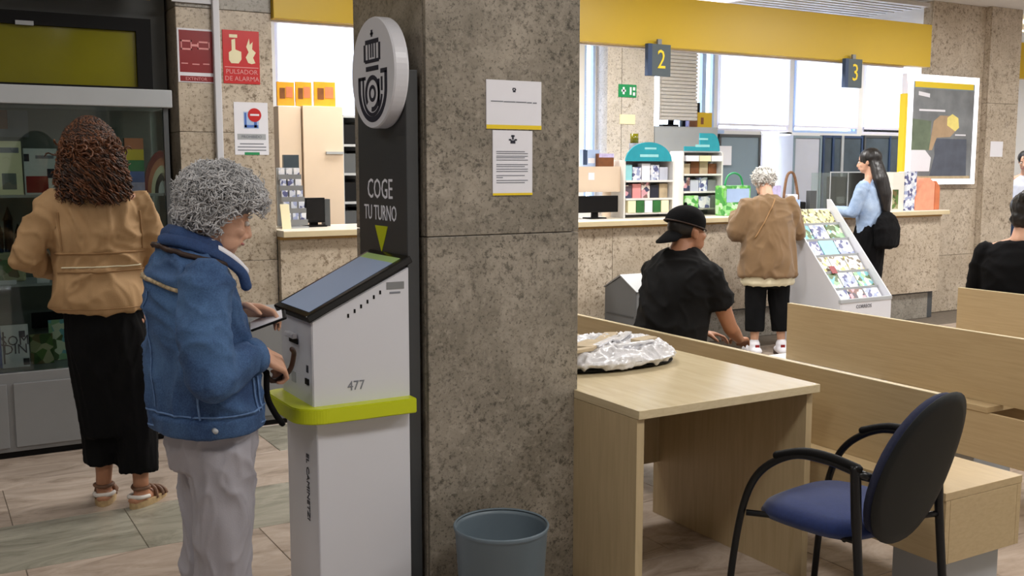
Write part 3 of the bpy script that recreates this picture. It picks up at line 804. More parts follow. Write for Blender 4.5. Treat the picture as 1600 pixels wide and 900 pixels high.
# conduit
x0 = at(338, 60, y=6.77).x
cd_ = thing('white_conduit', 'thin white vertical cable conduit between the two red signs', 'conduit', (x0, 6.775, 1.2))
box('pipe', -0.022, 0.022, -0.02, 0.022, 0, 2.0, M['white'], cd_, bevel=0.006)
box('side_pipe', -0.27, 0.0, 0.0, 0.022, 1.36, 1.385, M['white'], cd_)
# pillar notices
t, W, H = sign('landscape_notice', 'wide white notice with yellow foot on the mottled pillar, upper of two', 'notice', 759, 126, 845, 202, 2.95, M['paper'], 0.004)
box('yellow_foot', -W / 2, W / 2, -0.0008, 0, 0, H * 0.085, M['yellow_b'], t)
bars('crest_print', t, [(0.47, 0.83, 0.52, 0.85), (0.465, 0.8, 0.485, 0.83), (0.505, 0.8, 0.53, 0.83), (0.475, 0.76, 0.52, 0.8)], W, H, M['print'])
bars('text_line', t, [(0.08, 0.555, 0.3, 0.575), (0.31, 0.55, 0.52, 0.572), (0.53, 0.55, 0.72, 0.572), (0.73, 0.545, 0.82, 0.568), (0.84, 0.54, 0.91, 0.565)], W, H, M['print_grey'])
t, W, H = sign('portrait_notice', 'tall white notice with text lines and yellow foot on the pillar, lower of two', 'notice', 769, 204, 831, 305, 2.95, M['paper'], 0.004)
box('yellow_foot', -W / 2, W / 2, -0.0008, 0, 0, H * 0.035, M['yellow_b'], t)
bars('crest_print', t, [(0.46, 0.9, 0.54, 0.93), (0.44, 0.8, 0.56, 0.85), (0.4, 0.845, 0.46, 0.87), (0.54, 0.845, 0.6, 0.87), (0.48, 0.86, 0.52, 0.9)], W, H, M['print'])
ln = []
for k, v in enumerate((0.67, 0.64, 0.6, 0.575, 0.54, 0.47, 0.44, 0.4, 0.365, 0.3, 0.27, 0.225, 0.19)):
    e = 0.88 if k % 3 else 0.8
    ln.append((0.09, v, e if v != 0.27 else 0.25, v + 0.012))
bars('text_line', t, ln, W, H, M['print_grey'])

# ================================================================== THROUGH THE LEFT OPENING
t, hw, h = panel_px('beige_cupboard', 437, 166, 472, 352, 8.0, 0.4, M['beige_panel'], 'narrow beige cupboard behind the leaflet rack', 'cupboard')
t, hw, h = panel_px('beige_cupboard', 475, 166, 537, 352, 7.98, 0.4, M['beige_panel'], 'wide beige cupboard behind the black computer monitor', 'cupboard')
box('handle_bar', hw * 0.1, hw * 0.98, -0.02, 0, h * 0.81, h * 0.82, M['grey_light'], t)
zt_ = at(480, 166, y=8.0).z
for px0, px1, dsc in ((433, 460, 'leftmost'), (462, 487, 'middle'), (491, 524, 'rightmost')):
    t, wd, hh_ = standee('orange_poster', dsc + ' of three orange posters on top of the beige cupboards', 'poster', px0, 128, px1, 164, 8.02, zt_, M['orange'], d=0.02, group=None,
            prints=[(0.15, 0.3, 0.45, 0.75, M['brown_print'], 'picture'), (0.5, 0.35, 0.9, 0.8, M['salmon_d'], 'picture')])
x0, x1, z0, z1 = rect_y(538, 182, 556, 350, 8.2)
z0 = 0.02
bs = thing('open_shelf_rack', 'dark open shelf rack with files right of the beige cupboards', 'shelf', (x0, 8.2, z0))
box('back', 0, 0.5, 0.3, 0.32, 0, z1 - z0, M['grey_dark'], bs)
for k in range(9): box('shelf', 0, 0.5, 0, 0.3, k * (z1 - z0) / 8 - 0.01, k * (z1 - z0) / 8 + 0.01, M['grey_light'], bs)
box('side', -0.02, 0.0, 0, 0.32, 0, z1 - z0, M['grey_light'], bs)
for k, lv_ in ((4, 'fourth shelf from the top'), (5, 'third shelf from the top'), (6, 'second shelf from the top'), (7, 'top shelf')):
    for q, sd in enumerate(('left', 'right')):
        tag(box('file_box', x0 + 0.01 + q * 0.11, x0 + 0.11 + q * 0.11, 8.22, 8.45, z0 + k * (z1 - z0) / 8 + 0.011, z0 + (k + 0.72 + 0.1 * q) * (z1 - z0) / 8, M['black' if (k + q) % 2 else 'grey_dark']),
            '%s file box, %s end of the %s of the open rack' % ('black' if (k + q) % 2 else 'grey', sd, lv_), 'file box', 'dark file boxes in the open rack')
CT = 1.10
# leaflet rack of wavy metal
x0, x1, z0, z1 = rect_y(440, 262, 476, 354, 6.98)
lr = thing('leaflet_rack', 'silver leaflet rack with fanned tiers on the left counter', 'rack', ((x0 + x1) / 2, 6.98, CT))
wd = (x1 - x0) / 2
box('base', -wd, wd, -0.08, 0.12, 0, 0.012, M['grey_light'], lr)
box('back', -wd, wd, 0.10, 0.11, 0.012, z1 - CT, M['grey_light'], lr)
for k in range(5):
    zz = 0.02 + k * (z1 - CT - 0.06) / 4.6; yy = -0.06 + k * 0.03
    tr_ = box('tray', -wd, wd, yy, yy + 0.02, zz, zz + 0.04, M['grey_metal'], lr)
    boxes('leaflet_stack', [(-wd + 0.01 + q * wd * 0.66, -wd + wd * 0.62 + q * wd * 0.66, yy + 0.022, yy + 0.03, zz, zz + 0.085) for q in range(3)], M['cover_b'], lr)
standee('card_reader', 'small grey screen unit above the silver leaflet rack', 'device', 443, 242, 467, 262, 7.12, z1, M['dark_glass'], d=0.03)
def monitor(label, px0, py0, px1, py1, y):
    x0, x1, z0, z1 = rect_y(px0, py0, px1, py1, y)
    t = thing('computer_monitor', label, 'monitor', ((x0 + x1) / 2, y, CT))
    hw = (x1 - x0) / 2
    box('housing', -hw, hw, 0, 0.03, z0 - CT + 0.01, z1 - CT, M['black'], t, bevel=0.004)
    box('screen_face', -hw + 0.01, hw - 0.01, -0.002, 0, z0 - CT + 0.025, z1 - CT - 0.01, M['black_gloss'], t)
    box('stand', -0.03, 0.03, 0.03, 0.05, 0.01, (z1 - CT) * 0.6, M['black'], t)
    box('foot', -0.08, 0.08, -0.02, 0.1, 0, 0.012, M['black'], t)
    return t
monitor('black computer monitor on the left counter before the wide beige cupboard', 477, 309, 508, 350, 7.02)
standee('white_card', 'cream folded card in front of the silver leaflet rack', 'card', 441, 318, 455, 356, 6.86, CT, M['cream'], d=0.004, lean=0.25)
standee('terminal_box', 'small dark box beside the left counter monitor', 'device', 508, 311, 516, 350, 7.06, CT, M['grey_dark'], d=0.08)

# ================================================================== TOTEM AND KIOSK
tt = thing('totem_sign', 'tall charcoal totem with round crowned-horn emblem and COGE TU TURNO', 'sign', (1.378, 3.17, 0))
box('slab', -0.021, 0.021, -0.20, 0.20, 0, 1.825, M['charcoal'], tt, bevel=0.003)
box('foot_plate', -0.022, 0.03, -0.20, 0.20, 0, 0.012, M['charcoal_side'], tt)
text('COGE', 0.094, (-0.0215, 0.015, 1.447), FACE_X, M['paper'], tt, sx=0.82)
text('TU TURNO', 0.072, (-0.0215, 0.015, 1.368), FACE_X, M['paper'], tt, sx=0.74)
prism('arrow', [(0.058, 1.327), (-0.048, 1.327), (0.005, 1.238)], 'x', -0.0225, -0.0205, M['lime'], tt)
# round plate
bm = bmesh.new()
R = 0.176; cz, cy = 1.822, -0.06
prof = [(0.012, R * 0.985), (0.018, R), (0.055, R), (0.061, R * 0.985)]
rings = []
for dx, rr in prof:
    rings.append([bm.verts.new((-0.085 + dx, cy + rr * math.cos(2 * PI * k / 64), cz + rr * math.sin(2 * PI * k / 64))) for k in range(64)])
for i in range(3):
    for k in range(64): bm.faces.new([rings[i][k], rings[i][(k + 1) % 64], rings[i + 1][(k + 1) % 64], rings[i + 1][k]])
bm.faces.new(rings[0]); bm.faces.new(rings[-1][::-1])
plate = bm_obj('round_plate', bm, M['white'], tt)
# emblem: crown, bar and post horn (u to the viewer's right = -y)
def em_poly(name, polys, m, x=-0.0742):
    b = bmesh.new()
    for poly in polys: add_prism(b, [(cy - u * 1.12, cz + v * 1.08) for u, v in poly], 'x', x, x + 0.0012)
    return bm_obj(name, b, m, plate)
def arcband(cu, cv, r0, r1, a0, a1, n=22, sy=1.0):
    out = []
    for i in range(n):
        p, q = a0 + (a1 - a0) * i / n, a0 + (a1 - a0) * (i + 1) / n
        out.append([(cu + r1 * math.cos(p), cv + sy * r1 * math.sin(p)), (cu + r1 * math.cos(q), cv + sy * r1 * math.sin(q)),
                    (cu + r0 * math.cos(q), cv + sy * r0 * math.sin(q)), (cu + r0 * math.cos(p), cv + sy * r0 * math.sin(p))])
    return out
def rc(u0, v0, u1, v1): return [(u0, v0), (u1, v0), (u1, v1), (u0, v1)]
crown = [rc(-0.048, 0.085, 0.048, 0.098), rc(-0.06, 0.035, -0.047, 0.085), rc(0.047, 0.035, 0.06, 0.085), rc(-0.012, 0.045, -0.004, 0.085), rc(0.004, 0.045, 0.012, 0.085),
         rc(-0.03, 0.04, -0.024, 0.085), rc(0.024, 0.04, 0.03, 0.085), rc(-0.05, 0.030, 0.05, 0.040), rc(-0.045, 0.006, 0.045, 0.020), rc(-0.005, 0.105, 0.005, 0.125), rc(-0.01, 0.111, 0.01, 0.117)]
em_poly('crown_emblem', crown, M['print'])
horn = arcband(0, -0.045, 0.088, 0.105, PI, 2 * PI, sy=0.95) + [rc(-0.105, -0.045, -0.088, -0.012), rc(0.088, -0.045, 0.105, 0.0), rc(-0.105, -0.018, -0.05, -0.008), rc(0.06, -0.005, 0.105, 0.008)]
horn += arcband(0, -0.06, 0.040, 0.054, -0.55 * PI, 1.2 * PI) + arcband(0, -0.06, 0.014, 0.025, 0, 2 * PI) + arcband(0, -0.055, 0.062, 0.073, PI, 1.95 * PI) + [rc(0.04, -0.1, 0.052, -0.02), rc(0.062, -0.055, 0.073, -0.015), rc(-0.073, -0.055, -0.062, -0.01)]
em_poly('post_horn_emblem', horn, M['print'])

kk = thing('ticket_kiosk', 'white ticket kiosk with sloping touch screen and lime shelf before the totem', 'kiosk', (1.19, 3.10, 0))
hx, hy = 0.162, 0.148
def col_section(x0, x1, y0, y1, r, n=6):
    """rounded at the back left corner only slightly"""
    pts = []
    for cx_, cy_, a in ((x1 - r, y1 - r, 0), (x0 + r, y1 - r, PI / 2), (x0 + r, y0 + r, PI), (x1 - r, y0 + r, 1.5 * PI)):
        for i in range(n + 1): pts.append((cx_ + r * math.cos(a + i * PI / 2 / n), cy_ + r * math.sin(a + i * PI / 2 / n)))
    return pts
prism('column', col_section(-hx + 0.01, hx, -hy + 0.002, hy, 0.006), 'z', 0.03, 0.735, M['white'], kk)
box('base_plate', -hx - 0.02, hx - 0.005, -hy - 0.02, hy + 0.02, 0, 0.03, M['grey_metal'], kk, bevel=0.004)
hd = prism('head', [(-hx, 0.775), (hx, 0.775), (hx, 1.208), (-hx, 1.056)], 'y', -hy, hy, M['white'], kk, bevel=0.003)
# slots and ports on the head
for k in range(6):
    u = 0.06 + k * 0.0215
    box('vent_hole', -hx + u + 0.055, -hx + u + 0.061, -hy - 0.0012, -hy, 1.062 + 0.0125 + k * 0.0132 - 0.014, 1.062 + 0.0125 + k * 0.0132 - 0.002, M['black'], kk)
box('rating_label', 0.085, 0.145, -hy - 0.0012, -hy, 1.140, 1.163, M['grey_metal'], kk)
box('rating_print', 0.095, 0.132, -hy - 0.0012, -hy, 1.126, 1.132, M['print_grey'], kk)
text('477', 0.042, (-0.022, -hy - 0.001, 0.845), FACE_Y, M['print_grey'], kk, sx=0.9)
tkt = box('ticket_slot', -hx - 0.004, -hx, -0.02, 0.06, 0.968, 0.985, M['black'], kk)
box('ticket_slot_lip', -hx - 0.02, -hx - 0.002, -0.02, 0.06, 0.986, 1.003, M['white'], kk, bevel=0.004)
box('card_slot', -hx - 0.004, -hx, -0.115, -0.085, 0.855, 0.873, M['black'], kk)
box('card_mark', -hx - 0.002, -hx, -0.11, -0.095, 0.893, 0.915, M['print'], kk)
box('scanner_window', -hx - 0.002, -hx, 0.01, 0.05, 0.84, 0.875, M['grey_light'], kk)
# lime shelf wrapping round the front
def shelf_pts():
    o = []
    for i in range(9):
        a = PI + i * PI / 2 / 8; o.append((-hx - 0.06 + 0.09 + 0.09 * math.cos(a), -hy - 0.045 + 0.09 + 0.09 * math.sin(a)))
    o += [(hx + 0.003, -hy - 0.045), (hx + 0.003, hy + 0.02)]
    for i in range(9):
        a = PI / 2 + i * PI / 2 / 8; o.append((-hx - 0.06 + 0.05 + 0.05 * math.cos(a), hy + 0.02 - 0.05 + 0.05 * math.sin(a)))
    return o
prism('lime_shelf', shelf_pts(), 'z', 0.745, 0.793, M['lime'], kk, bevel=0.003)
# screen on the slope
sl_a = math.atan2(0.16, 2 * hx)
ms = Matrix.Translation((0, 0, 1.132 + 0.006)) @ Matrix.Rotation(-sl_a, 4, 'Y')
Ls = math.hypot(0.16, 2 * hx) / 2 + 0.012
scr = box('screen_bezel', -Ls, Ls, -hy - 0.012, hy + 0.012, 0, 0.024, M['black_gloss'], kk, bevel=0.004, mtx=ms)
box('display', -Ls + 0.022, Ls - 0.055, -hy + 0.015, hy - 0.012, 0.0245, 0.0255, M['screen'], scr, mtx=ms)
box('display_green', Ls - 0.055, Ls - 0.025, -hy + 0.015, hy - 0.012, 0.0245, 0.0255, M['screen_green'], scr, mtx=ms)
vt = text('EL CAMINETZI', 0.034, (-hx + 0.0085, -0.055, 0.515), (PI / 2, PI / 2, -PI / 2), M['print'], kk, sx=1.0)

# bin before the pillar
bn = thing('waste_bin', 'round slate-grey open waste bin at the foot of the pillar', 'bin', (1.545, 2.70, 0))
bm = bmesh.new(); rs = []
for z, rr in ((0.0, 0.118), (0.01, 0.122), (0.395, 0.146), (0.402, 0.149), (0.402, 0.144), (0.39, 0.141), (0.02, 0.117)):
    rs.append([bm.verts.new((rr * math.cos(2 * PI * k / 48), rr * math.sin(2 * PI * k / 48), z)) for k in range(48)])
for i in range(len(rs) - 1):
    for k in range(48): bm.faces.new([rs[i][k], rs[i][(k + 1) % 48], rs[i + 1][(k + 1) % 48], rs[i + 1][k]])
bm.faces.new(rs[0][::-1]); bm.faces.new(rs[-1])
bm_obj('shell', bm, M['bin'], bn, True)
bm = bmesh.new(); rr = []
for z, r_ in ((0.396, 0.149), (0.406, 0.151), (0.410, 0.148), (0.406, 0.144)):
    rr.append([bm.verts.new((r_ * math.cos(2 * PI * k / 48), r_ * math.sin(2 * PI * k / 48), z)) for k in range(48)])
for i in range(3):
    for k in range(48): bm.faces.new([rr[i][k], rr[i][(k + 1) % 48], rr[i + 1][(k + 1) % 48], rr[i + 1][k]])
bm_obj('rim', bm, M['bin'], bn, True)

# ================================================================== DESK, CHAIR, BENCHES
dk = thing('desk', 'light wood writing desk against the stone pillar', 'desk', (1.985, 2.575, 0))
DW, DD = 0.82, 1.0
box('desktop', 0, DW, 0, DD, 0.712, 0.742, M['maple'], dk, bevel=0.002)
box('side_panel', 0.0, 0.03, 0.01, DD - 0.01, 0, 0.711, M['maple_up'], dk, bevel=0.001)
box('side_panel', DW - 0.035, DW - 0.005, 0.03, DD - 0.09, 0, 0.711, M['maple_up'], dk, bevel=0.001)
box('modesty_panel', 0.031, DW - 0.036, DD - 0.13, DD - 0.11, 0.24, 0.711, M['maple_up'], dk)
for xx in (0.2, 0.62): box('bracket', xx, xx + 0.02, 0.1, 0.12, 0.695, 0.711, M['grey_dark'], dk)

# wrapped bundle on the desk
bd = thing('wrapped_bundle', 'plastic wrapped bundle of papers lying on the light wood desk', 'parcel', (2.37, 3.33, 0.744))
bm = bmesh.new()
add_loft(bm, [(0, 0, 0.0, 0.27, 0.19), (0, 0, 0.006, 0.285, 0.205), (0, 0, 0.012, 0.285, 0.205), (0, 0, 0.014, 0.27, 0.19)], 40, 3.2)
bm_obj('tray', bm, M['black'], bd)
bm = bmesh.new()
add_loft(bm, [(0, 0, 0.014, 0.285, 0.21), (0, 0, 0.035, 0.30, 0.235), (0, 0.01, 0.070, 0.27, 0.20), (0, 0.01, 0.080, 0.23, 0.16)], 40, 2.8)
wrap = blob('plastic_wrap', bm, 0.007, M['plastic_wrap'], bd, 2, (0.016, (13, 20, 6)))
for (cx_, cy_, a_, w_, d_) in ((-0.09, -0.05, 0.55, 0.17, 0.10), (0.06, 0.05, 0.75, 0.22, 0.06), (0.17, -0.06, 0.3, 0.12, 0.05), (-0.19, -0.14, 0.2, 0.10, 0.04), (-0.08, 0.12, 0.6, 0.16, 0.04)):
    mt = Matrix.Translation((cx_, cy_, 0.083)) @ Matrix.Rotation(a_, 4, 'Z') @ Matrix.Rotation(random.uniform(-0.08, 0.08), 4, 'X')
    box('paper_pack', -w_ / 2, w_ / 2, -d_ / 2, d_ / 2, -0.006, 0.008, M['kraft'], bd, bevel=0.003, mtx=mt)
for (cx_, cy_, a_, w_, d_) in ((-0.15, 0.05, 0.7, 0.24, 0.025), (0.0, -0.04, 0.6, 0.26, 0.03), (0.12, 0.02, 0.7, 0.22, 0.03), (0.06, -0.14, 0.1, 0.2, 0.02)):
    mt = Matrix.Translation((cx_, cy_, 0.088)) @ Matrix.Rotation(a_, 4, 'Z')
    box('plastic_fold', -w_ / 2, w_ / 2, -d_ / 2, d_ / 2, -0.004, 0.006, M['plastic_wrap'], bd, bevel=0.003, mtx=mt)

# visitor chair
ch = thing('visitor_chair', 'black tube armchair with blue fabric seat in front of the desk', 'chair', (2.53, 2.20, 0), math.radians(9))
ch.scale = (0.93, 0.96, 1.0)
bm = bmesh.new()
add_loft(bm, [(0, 0.02, 0.405, 0.19, 0.18), (0, 0.02, 0.415, 0.225, 0.21), (0, 0.02, 0.440, 0.240, 0.225), (0, 0.02, 0.462, 0.225, 0.21), (0, 0.02, 0.474, 0.16, 0.15)], 40, 3.2)
for v in bm.verts:
    v.co.z += 0.018 * math.cos(v.co.x / 0.24 * 1.5) - 0.03 * max(0, (v.co.y - 0.1) / 0.14) ** 2 - 0.012
bmesh.ops.subdivide_edges(bm, edges=bm.edges[:], cuts=1, use_grid_fill=True)
bm_obj('seat', bm, M['chair_blue'], ch, True)
def back_plate(name, w, h, t, off, m, zc=0.625):
    b = bmesh.new(); fr, bk = [], []
    nr, na = 7, 40
    for side, lst in ((0, fr), (1, bk)):
        for i in range(1, nr + 1):
            ring = []
            for k in range(na):
                a = 2 * PI * k / na; c_, s_ = math.cos(a), math.sin(a)
                e = 2 / 2.15
                u = w * math.copysign(abs(c_) ** e, c_) * i / nr; v = h * math.copysign(abs(s_) ** e, s_) * i / nr
                u *= 1 - 0.04 * (v / h)
                y = -0.262 - 0.30 * (v) + 0.35 * u * u + off - (t if side else 0)
                if i == nr: y += (0.006 if side else -0.006)
                ring.append(b.verts.new((u, y, zc + v)))
            lst.append(ring)
    for lst, flip in ((fr, 1), (bk, 0)):
        cpt = b.verts.new(sum((v.co for v in lst[0]), Vector()) / na)
        for k in range(na):
            f_ = [cpt, lst[0][k], lst[0][(k + 1) % na]]; b.faces.new(f_ if flip else f_[::-1])
        for i in range(nr - 1):
            for k in range(na):
                f_ = [lst[i][k], lst[i + 1][k], lst[i + 1][(k + 1) % na], lst[i][(k + 1) % na]]
                b.faces.new(f_ if flip else f_[::-1])
    for k in range(na): b.faces.new([fr[-1][k], bk[-1][k], bk[-1][(k + 1) % na], fr[-1][(k + 1) % na]])
    return bm_obj(name, b, m, ch, True)
back_plate('back_shell', 0.236, 0.245, 0.014, 0.0, M['chair_shell'])
back_plate('back_cushion', 0.229, 0.238, 0.03, 0.031, M['chair_back_fabric'])
for s in (-1, 1):
    pts = smooth_curve([(s * 0.265, 0.285, 0.0), (s * 0.262, 0.262, 0.25), (s * 0.258, 0.225, 0.45), (s * 0.257, 0.16, 0.57), (s * 0.257, 0.04, 0.645), (s * 0.255, -0.08, 0.655), (s * 0.25, -0.17, 0.642)], 36)
    tube('leg', pts, 0.0125, M['black_metal'], ch)
    tube('leg', smooth_curve([(s * 0.25, -0.18, 0.66), (s * 0.252, -0.195, 0.45), (s * 0.256, -0.24, 0.0)], 16), [0.017] * 8 + [0.0145] * 9, M['black_metal'], ch)
    tube('arm_pad', smooth_curve([(s * 0.257, 0.10, 0.632), (s * 0.257, 0.0, 0.664), (s * 0.254, -0.1, 0.666), (s * 0.25, -0.19, 0.652)], 12), 0.0138, M['black'], ch, cap=True)
    tube('back_bracket', [(s * 0.25, -0.185, 0.635), (s * 0.2, -0.222, 0.62)], 0.014, M['black_metal'], ch)
    tube('seat_rail', [(s * 0.258, 0.215, 0.42), (s * 0.2, 0.15, 0.415), (s * 0.2, -0.17, 0.415), (s * 0.252, -0.2, 0.42)], 0.010, M['black_metal'], ch)
tube('cross_rail', [(-0.2, 0.12, 0.41), (0.2, 0.12, 0.41)], 0.010, M['black_metal'], ch)
tube('cross_rail', [(-0.2, -0.12, 0.41), (0.2, -0.12, 0.41)], 0.010, M['black_metal'], ch)

def bench(label, x0, ya, yb, pa, pb, ptop, boards, legs):
    """seat box from ya to yb, back panel from pa to pb; boards: seat board spans (y0, y1, material)"""
    t = thing('waiting_bench', label, 'bench', (x0, ya, 0))
    for (a, b, mm) in boards:
        box('seat_board', -0.004, 0.41, a - ya, b - ya, 0.425, 0.452, M[mm], t, bevel=0.0015)
    L = yb - ya
    box('front_fascia', 0.0, 0.022, 0.0, L, 0.205, 0.424, M['maple_v'], t, bevel=0.001)
    box('rear_fascia', 0.384, 0.406, 0.0, L, 0.205, 0.424, M['maple_v'], t, bevel=0.001)
    box('end_panel', 0.0235, 0.3825, 0.0, 0.022, 0.205, 0.424, M['maple_v'], t, bevel=0.001)
    box('end_panel', 0.0235, 0.3825, L - 0.022, L, 0.205, 0.424, M['maple_v'], t, bevel=0.001)
    box('backrest', 0.085, 0.112, pa - ya, pb - ya, 0.4525, ptop, M['maple_v'], t, bevel=0.001)
    box('backrest_edge', 0.085, 0.112, pa - ya, pb - ya, ptop, ptop + 0.003, M['edge'], t)
    for y in legs:
        box('leg', 0.06, 0.34, y - ya, y - ya + 0.22, 0.0, 0.204, M['grey_light'], t, bevel=0.002)
    return t
bench('nearest light wood waiting bench, behind the blue chair and the desk', 2.895, 2.10, 5.2, 2.2, 5.1, 0.752,
      [(2.10, 3.6, 'maple_v'), (3.603, 5.2, 'maple_v')], (2.13, 3.4, 4.9))
bench('middle light wood waiting bench with a white seat board, behind the nearest bench', 4.12, 1.4, 4.25, 1.4, 4.12, 0.765,
      [(3.46, 4.25, 'white_board'), (2.80, 3.42, 'maple_v'), (1.4, 2.55, 'maple_v')], (1.6, 2.9, 3.95))
bench('farthest light wood waiting bench, behind it the seated person at the right edge', 5.34, 1.6, 4.0, 1.6, 3.93, 0.80,
      [(1.6, 4.0, 'maple_v')], (1.8, 3.7))

# ================================================================== COUNTER AREA
# gabled grey bin by the counter
gb = thing('recycling_bin', 'grey metal gabled bin against the counter, left of the black-capped man', 'bin', (4.62, 6.05, 0))
prism('body', [(0.0, 0.02), (0.40, 0.02), (0.40, 0.60), (0.20, 0.70), (0.0, 0.60)], 'x', 0.0, 0.52, M['bin_metal'], gb, bevel=0.004)
prism('roof', [(-0.012, 0.603), (0.2, 0.715), (0.412, 0.603), (0.40, 0.60), (0.2, 0.702), (0.0, 0.60)], 'x', -0.006, 0.53, M['grey_metal'], gb)
box('flap', 0.05, 0.48, -0.006, 0.0, 0.40, 0.55, M['grey_metal'], gb, bevel=0.002)
box('slot', -0.004, 0.0, 0.03, 0.37, 0.40, 0.412, M['grey_dark'], gb)
box('plinth', 0.02, 0.5, 0.02, 0.38, 0, 0.02, M['black'], gb)

# hutch with black monitor
x0, x1, z0, z1 = rect_y(905, 264, 974, 336, 7.0)
x0 -= 0.5
hu = thing('wooden_hutch', 'light wood desk hutch over the black monitor beside the pillar', 'hutch', (x0, 7.0, CT))
Wd = x1 - x0
box('front_board', 0, Wd, 0.0, 0.02, z1 - CT - 0.19, z1 - CT, M['beige_panel'], hu)
box('top_board', 0, Wd, 0.0, 0.26, z1 - CT, z1 - CT + 0.02, M['beige_panel'], hu)
box('side_board', Wd - 0.03, Wd, 0.0, 0.26, 0, z1 - CT - 0.0005, M['beige_panel'], hu)
box('side_board', 0, 0.03, 0.02, 0.26, 0, z1 - CT - 0.0005, M['beige_panel'], hu)
box('white_note', Wd - 0.36, Wd - 0.3, -0.003, 0, z1 - CT - 0.09, z1 - CT - 0.03, M['paper'], hu)
monitor('black computer monitor under the light wood hutch', 900, 306, 966, 334, 6.95)
ht = z1 + 0.02
standee('blue_magazine', 'blue and white magazine stack on the wooden hutch', 'magazine', 911, 234, 937, 260, 7.1, ht, M['frame_blue'], d=0.05,
        prints=[(0.0, 0.1, 0.25, 1.0, M['navy'], 'spine'), (0.3, 0.2, 0.7, 0.5, M['paper'], 'picture')])
standee('picture_book', 'brown and magenta picture book on the wooden hutch', 'book', 936, 240, 959, 260, 7.05, ht, M['brown_print'], d=0.05,
        prints=[(0.0, 0.7, 1.0, 1.0, M['lilac'], 'title_band')])

def teal_stand(label, px0, px1, pyb, pyt, dome, y, shelves, rx):
    x0, x1, z0, z1 = rect_y(px0, pyt, px1, pyb, y)
    z0 = CT
    t = thing('display_stand', label, 'display stand', ((x0 + x1) / 2, y, CT))
    hw = (x1 - x0) / 2; H = z1 - CT
    box('back_board', -hw, hw, 0.18, 0.19, 0, H, M['grey_light'], t)
    for s in (-1, 1): box('side_board', s * hw - 0.008, s * hw + 0.008, 0, 0.18, 0, H, M['white_board'], t)
    zs_ = []
    for py in shelves:
        z = at((px0 + px1) / 2, py, y=y).z - CT
        box('shelf', -hw + 0.009, hw - 0.009, -0.01, 0.179, z - 0.008, z + 0.008, M['white_board'], t); zs_.append(z + 0.008)
    a, b_, c, d_ = dome
    dx0, dx1, dz0, dz1 = rect_y(a, b_, c, d_, y)
    r_ = (dx1 - dx0) / 2; cxx = (dx0 + dx1) / 2 - (x0 + x1) / 2; hh = dz1 - dz0
    pts = [(cxx + r_ * math.cos(PI * i / 20) , dz0 - CT + hh * math.sin(PI * i / 20)) for i in range(21)]
    if rx: pts = [(cxx - r_, dz0 - CT)] + [(cxx + r_, dz0 - CT)] + [(cxx + r_ * (0.55 + 0.45 * math.cos(PI / 2 * i / 8)), dz0 - CT + hh * math.sin(PI / 2 * i / 8)) for i in range(9)] + [(cxx - r_ * 0.15, dz1 - CT), (cxx - r_ * 0.15, dz0 - CT + hh * 0.25), (cxx - r_, dz0 - CT + hh * 0.25)]
    hdr = prism('teal_header', pts, 'y', 0.0, 0.012, M['teal'], t)
    boxes('header_print', [(cxx - r_ * 0.2, cxx + r_ * 0.3, -0.002, 0, dz0 - CT + hh * 0.62, dz0 - CT + hh * 0.72), (cxx - r_ * 0.4, cxx + r_ * 0.4, -0.002, 0, dz0 - CT + hh * 0.22, dz0 - CT + hh * 0.36)], M['teal_light'], hdr)
    box('top_board', -hw, hw, 0.013, 0.18, H, H + 0.01, M['white_board'], t)
    return t, x0, x1, hw, H, zs_
TONE = {'teal_light': 'pale teal', 'cover_b': 'blue-grey patterned', 'paper': 'white', 'panel_lilac': 'lilac grey', 'cover_d': 'pink and dark patterned', 'pink': 'pink', 'print': 'navy', 'kraft': 'light brown', 'cream': 'cream', 'green_dark': 'dark green', 'brown_print': 'dark brown', 'grey_metal': 'grey', 'leaf_bag': 'green patterned'}
def goods(x0, x1, y, zbase, n, hs, mats, name, label, cat, group):
    wd = (x1 - x0) / n
    for k in range(n):
        h = hs[k % len(hs)]
        mk_ = mats[k % len(mats)]
        o = box(name, x0 + k * wd + 0.004, x0 + (k + 1) * wd - 0.004, y, y + 0.06, zbase, zbase + h, M[mk_])
        tag(o, '%s %s, %s from the left, %s' % (TONE.get(mk_, 'pale'), cat, ('first', 'second', 'third', 'fourth', 'fifth')[k], label), cat, group)
t, x0, x1, hw, H, zz = teal_stand('left counter display stand with a domed teal header', 976, 1052, 336, 252, (978, 222, 1050, 252), 6.95, (283, 311, 333), False)
goods(x0 + 0.02, x1 - 0.02, 7.0, CT + zz[0], 5, (0.13, 0.11, 0.14), ['teal_light', 'cover_b', 'paper', 'cover_b', 'panel_lilac'], 'boxed_gift', 'on the domed stand top tier', 'box', 'pale boxes under the domed header')
goods(x0 + 0.02, x1 - 0.02, 7.0, CT + zz[1], 5, (0.11, 0.12, 0.13), ['cover_d', 'pink', 'cover_d', 'print', 'kraft'], 'souvenir_box', 'on the domed stand middle tier', 'box', 'souvenir boxes on the domed stand')
goods(x0 + 0.02, x1 - 0.06, 6.93, CT + zz[2], 5, (0.10,), ['cream', 'green_dark', 'paper', 'green_dark', 'cream'], 'green_packet', 'on the domed stand bottom tier', 'packet', 'green packets on the domed stand')
t, x0, x1, hw, H, zz = teal_stand('right counter display stand with a stepped teal header', 1067, 1128, 330, 238, (1070, 208, 1125, 236), 7.05, (273, 300, 326), True)
goods(x0 + 0.02, x1 - 0.02, 7.1, CT + zz[0], 4, (0.09, 0.12, 0.12), ['kraft', 'brown_print', 'kraft', 'brown_print'], 'brown_packet', 'on the stepped stand top tier', 'packet', 'brown packets on the stepped stand')
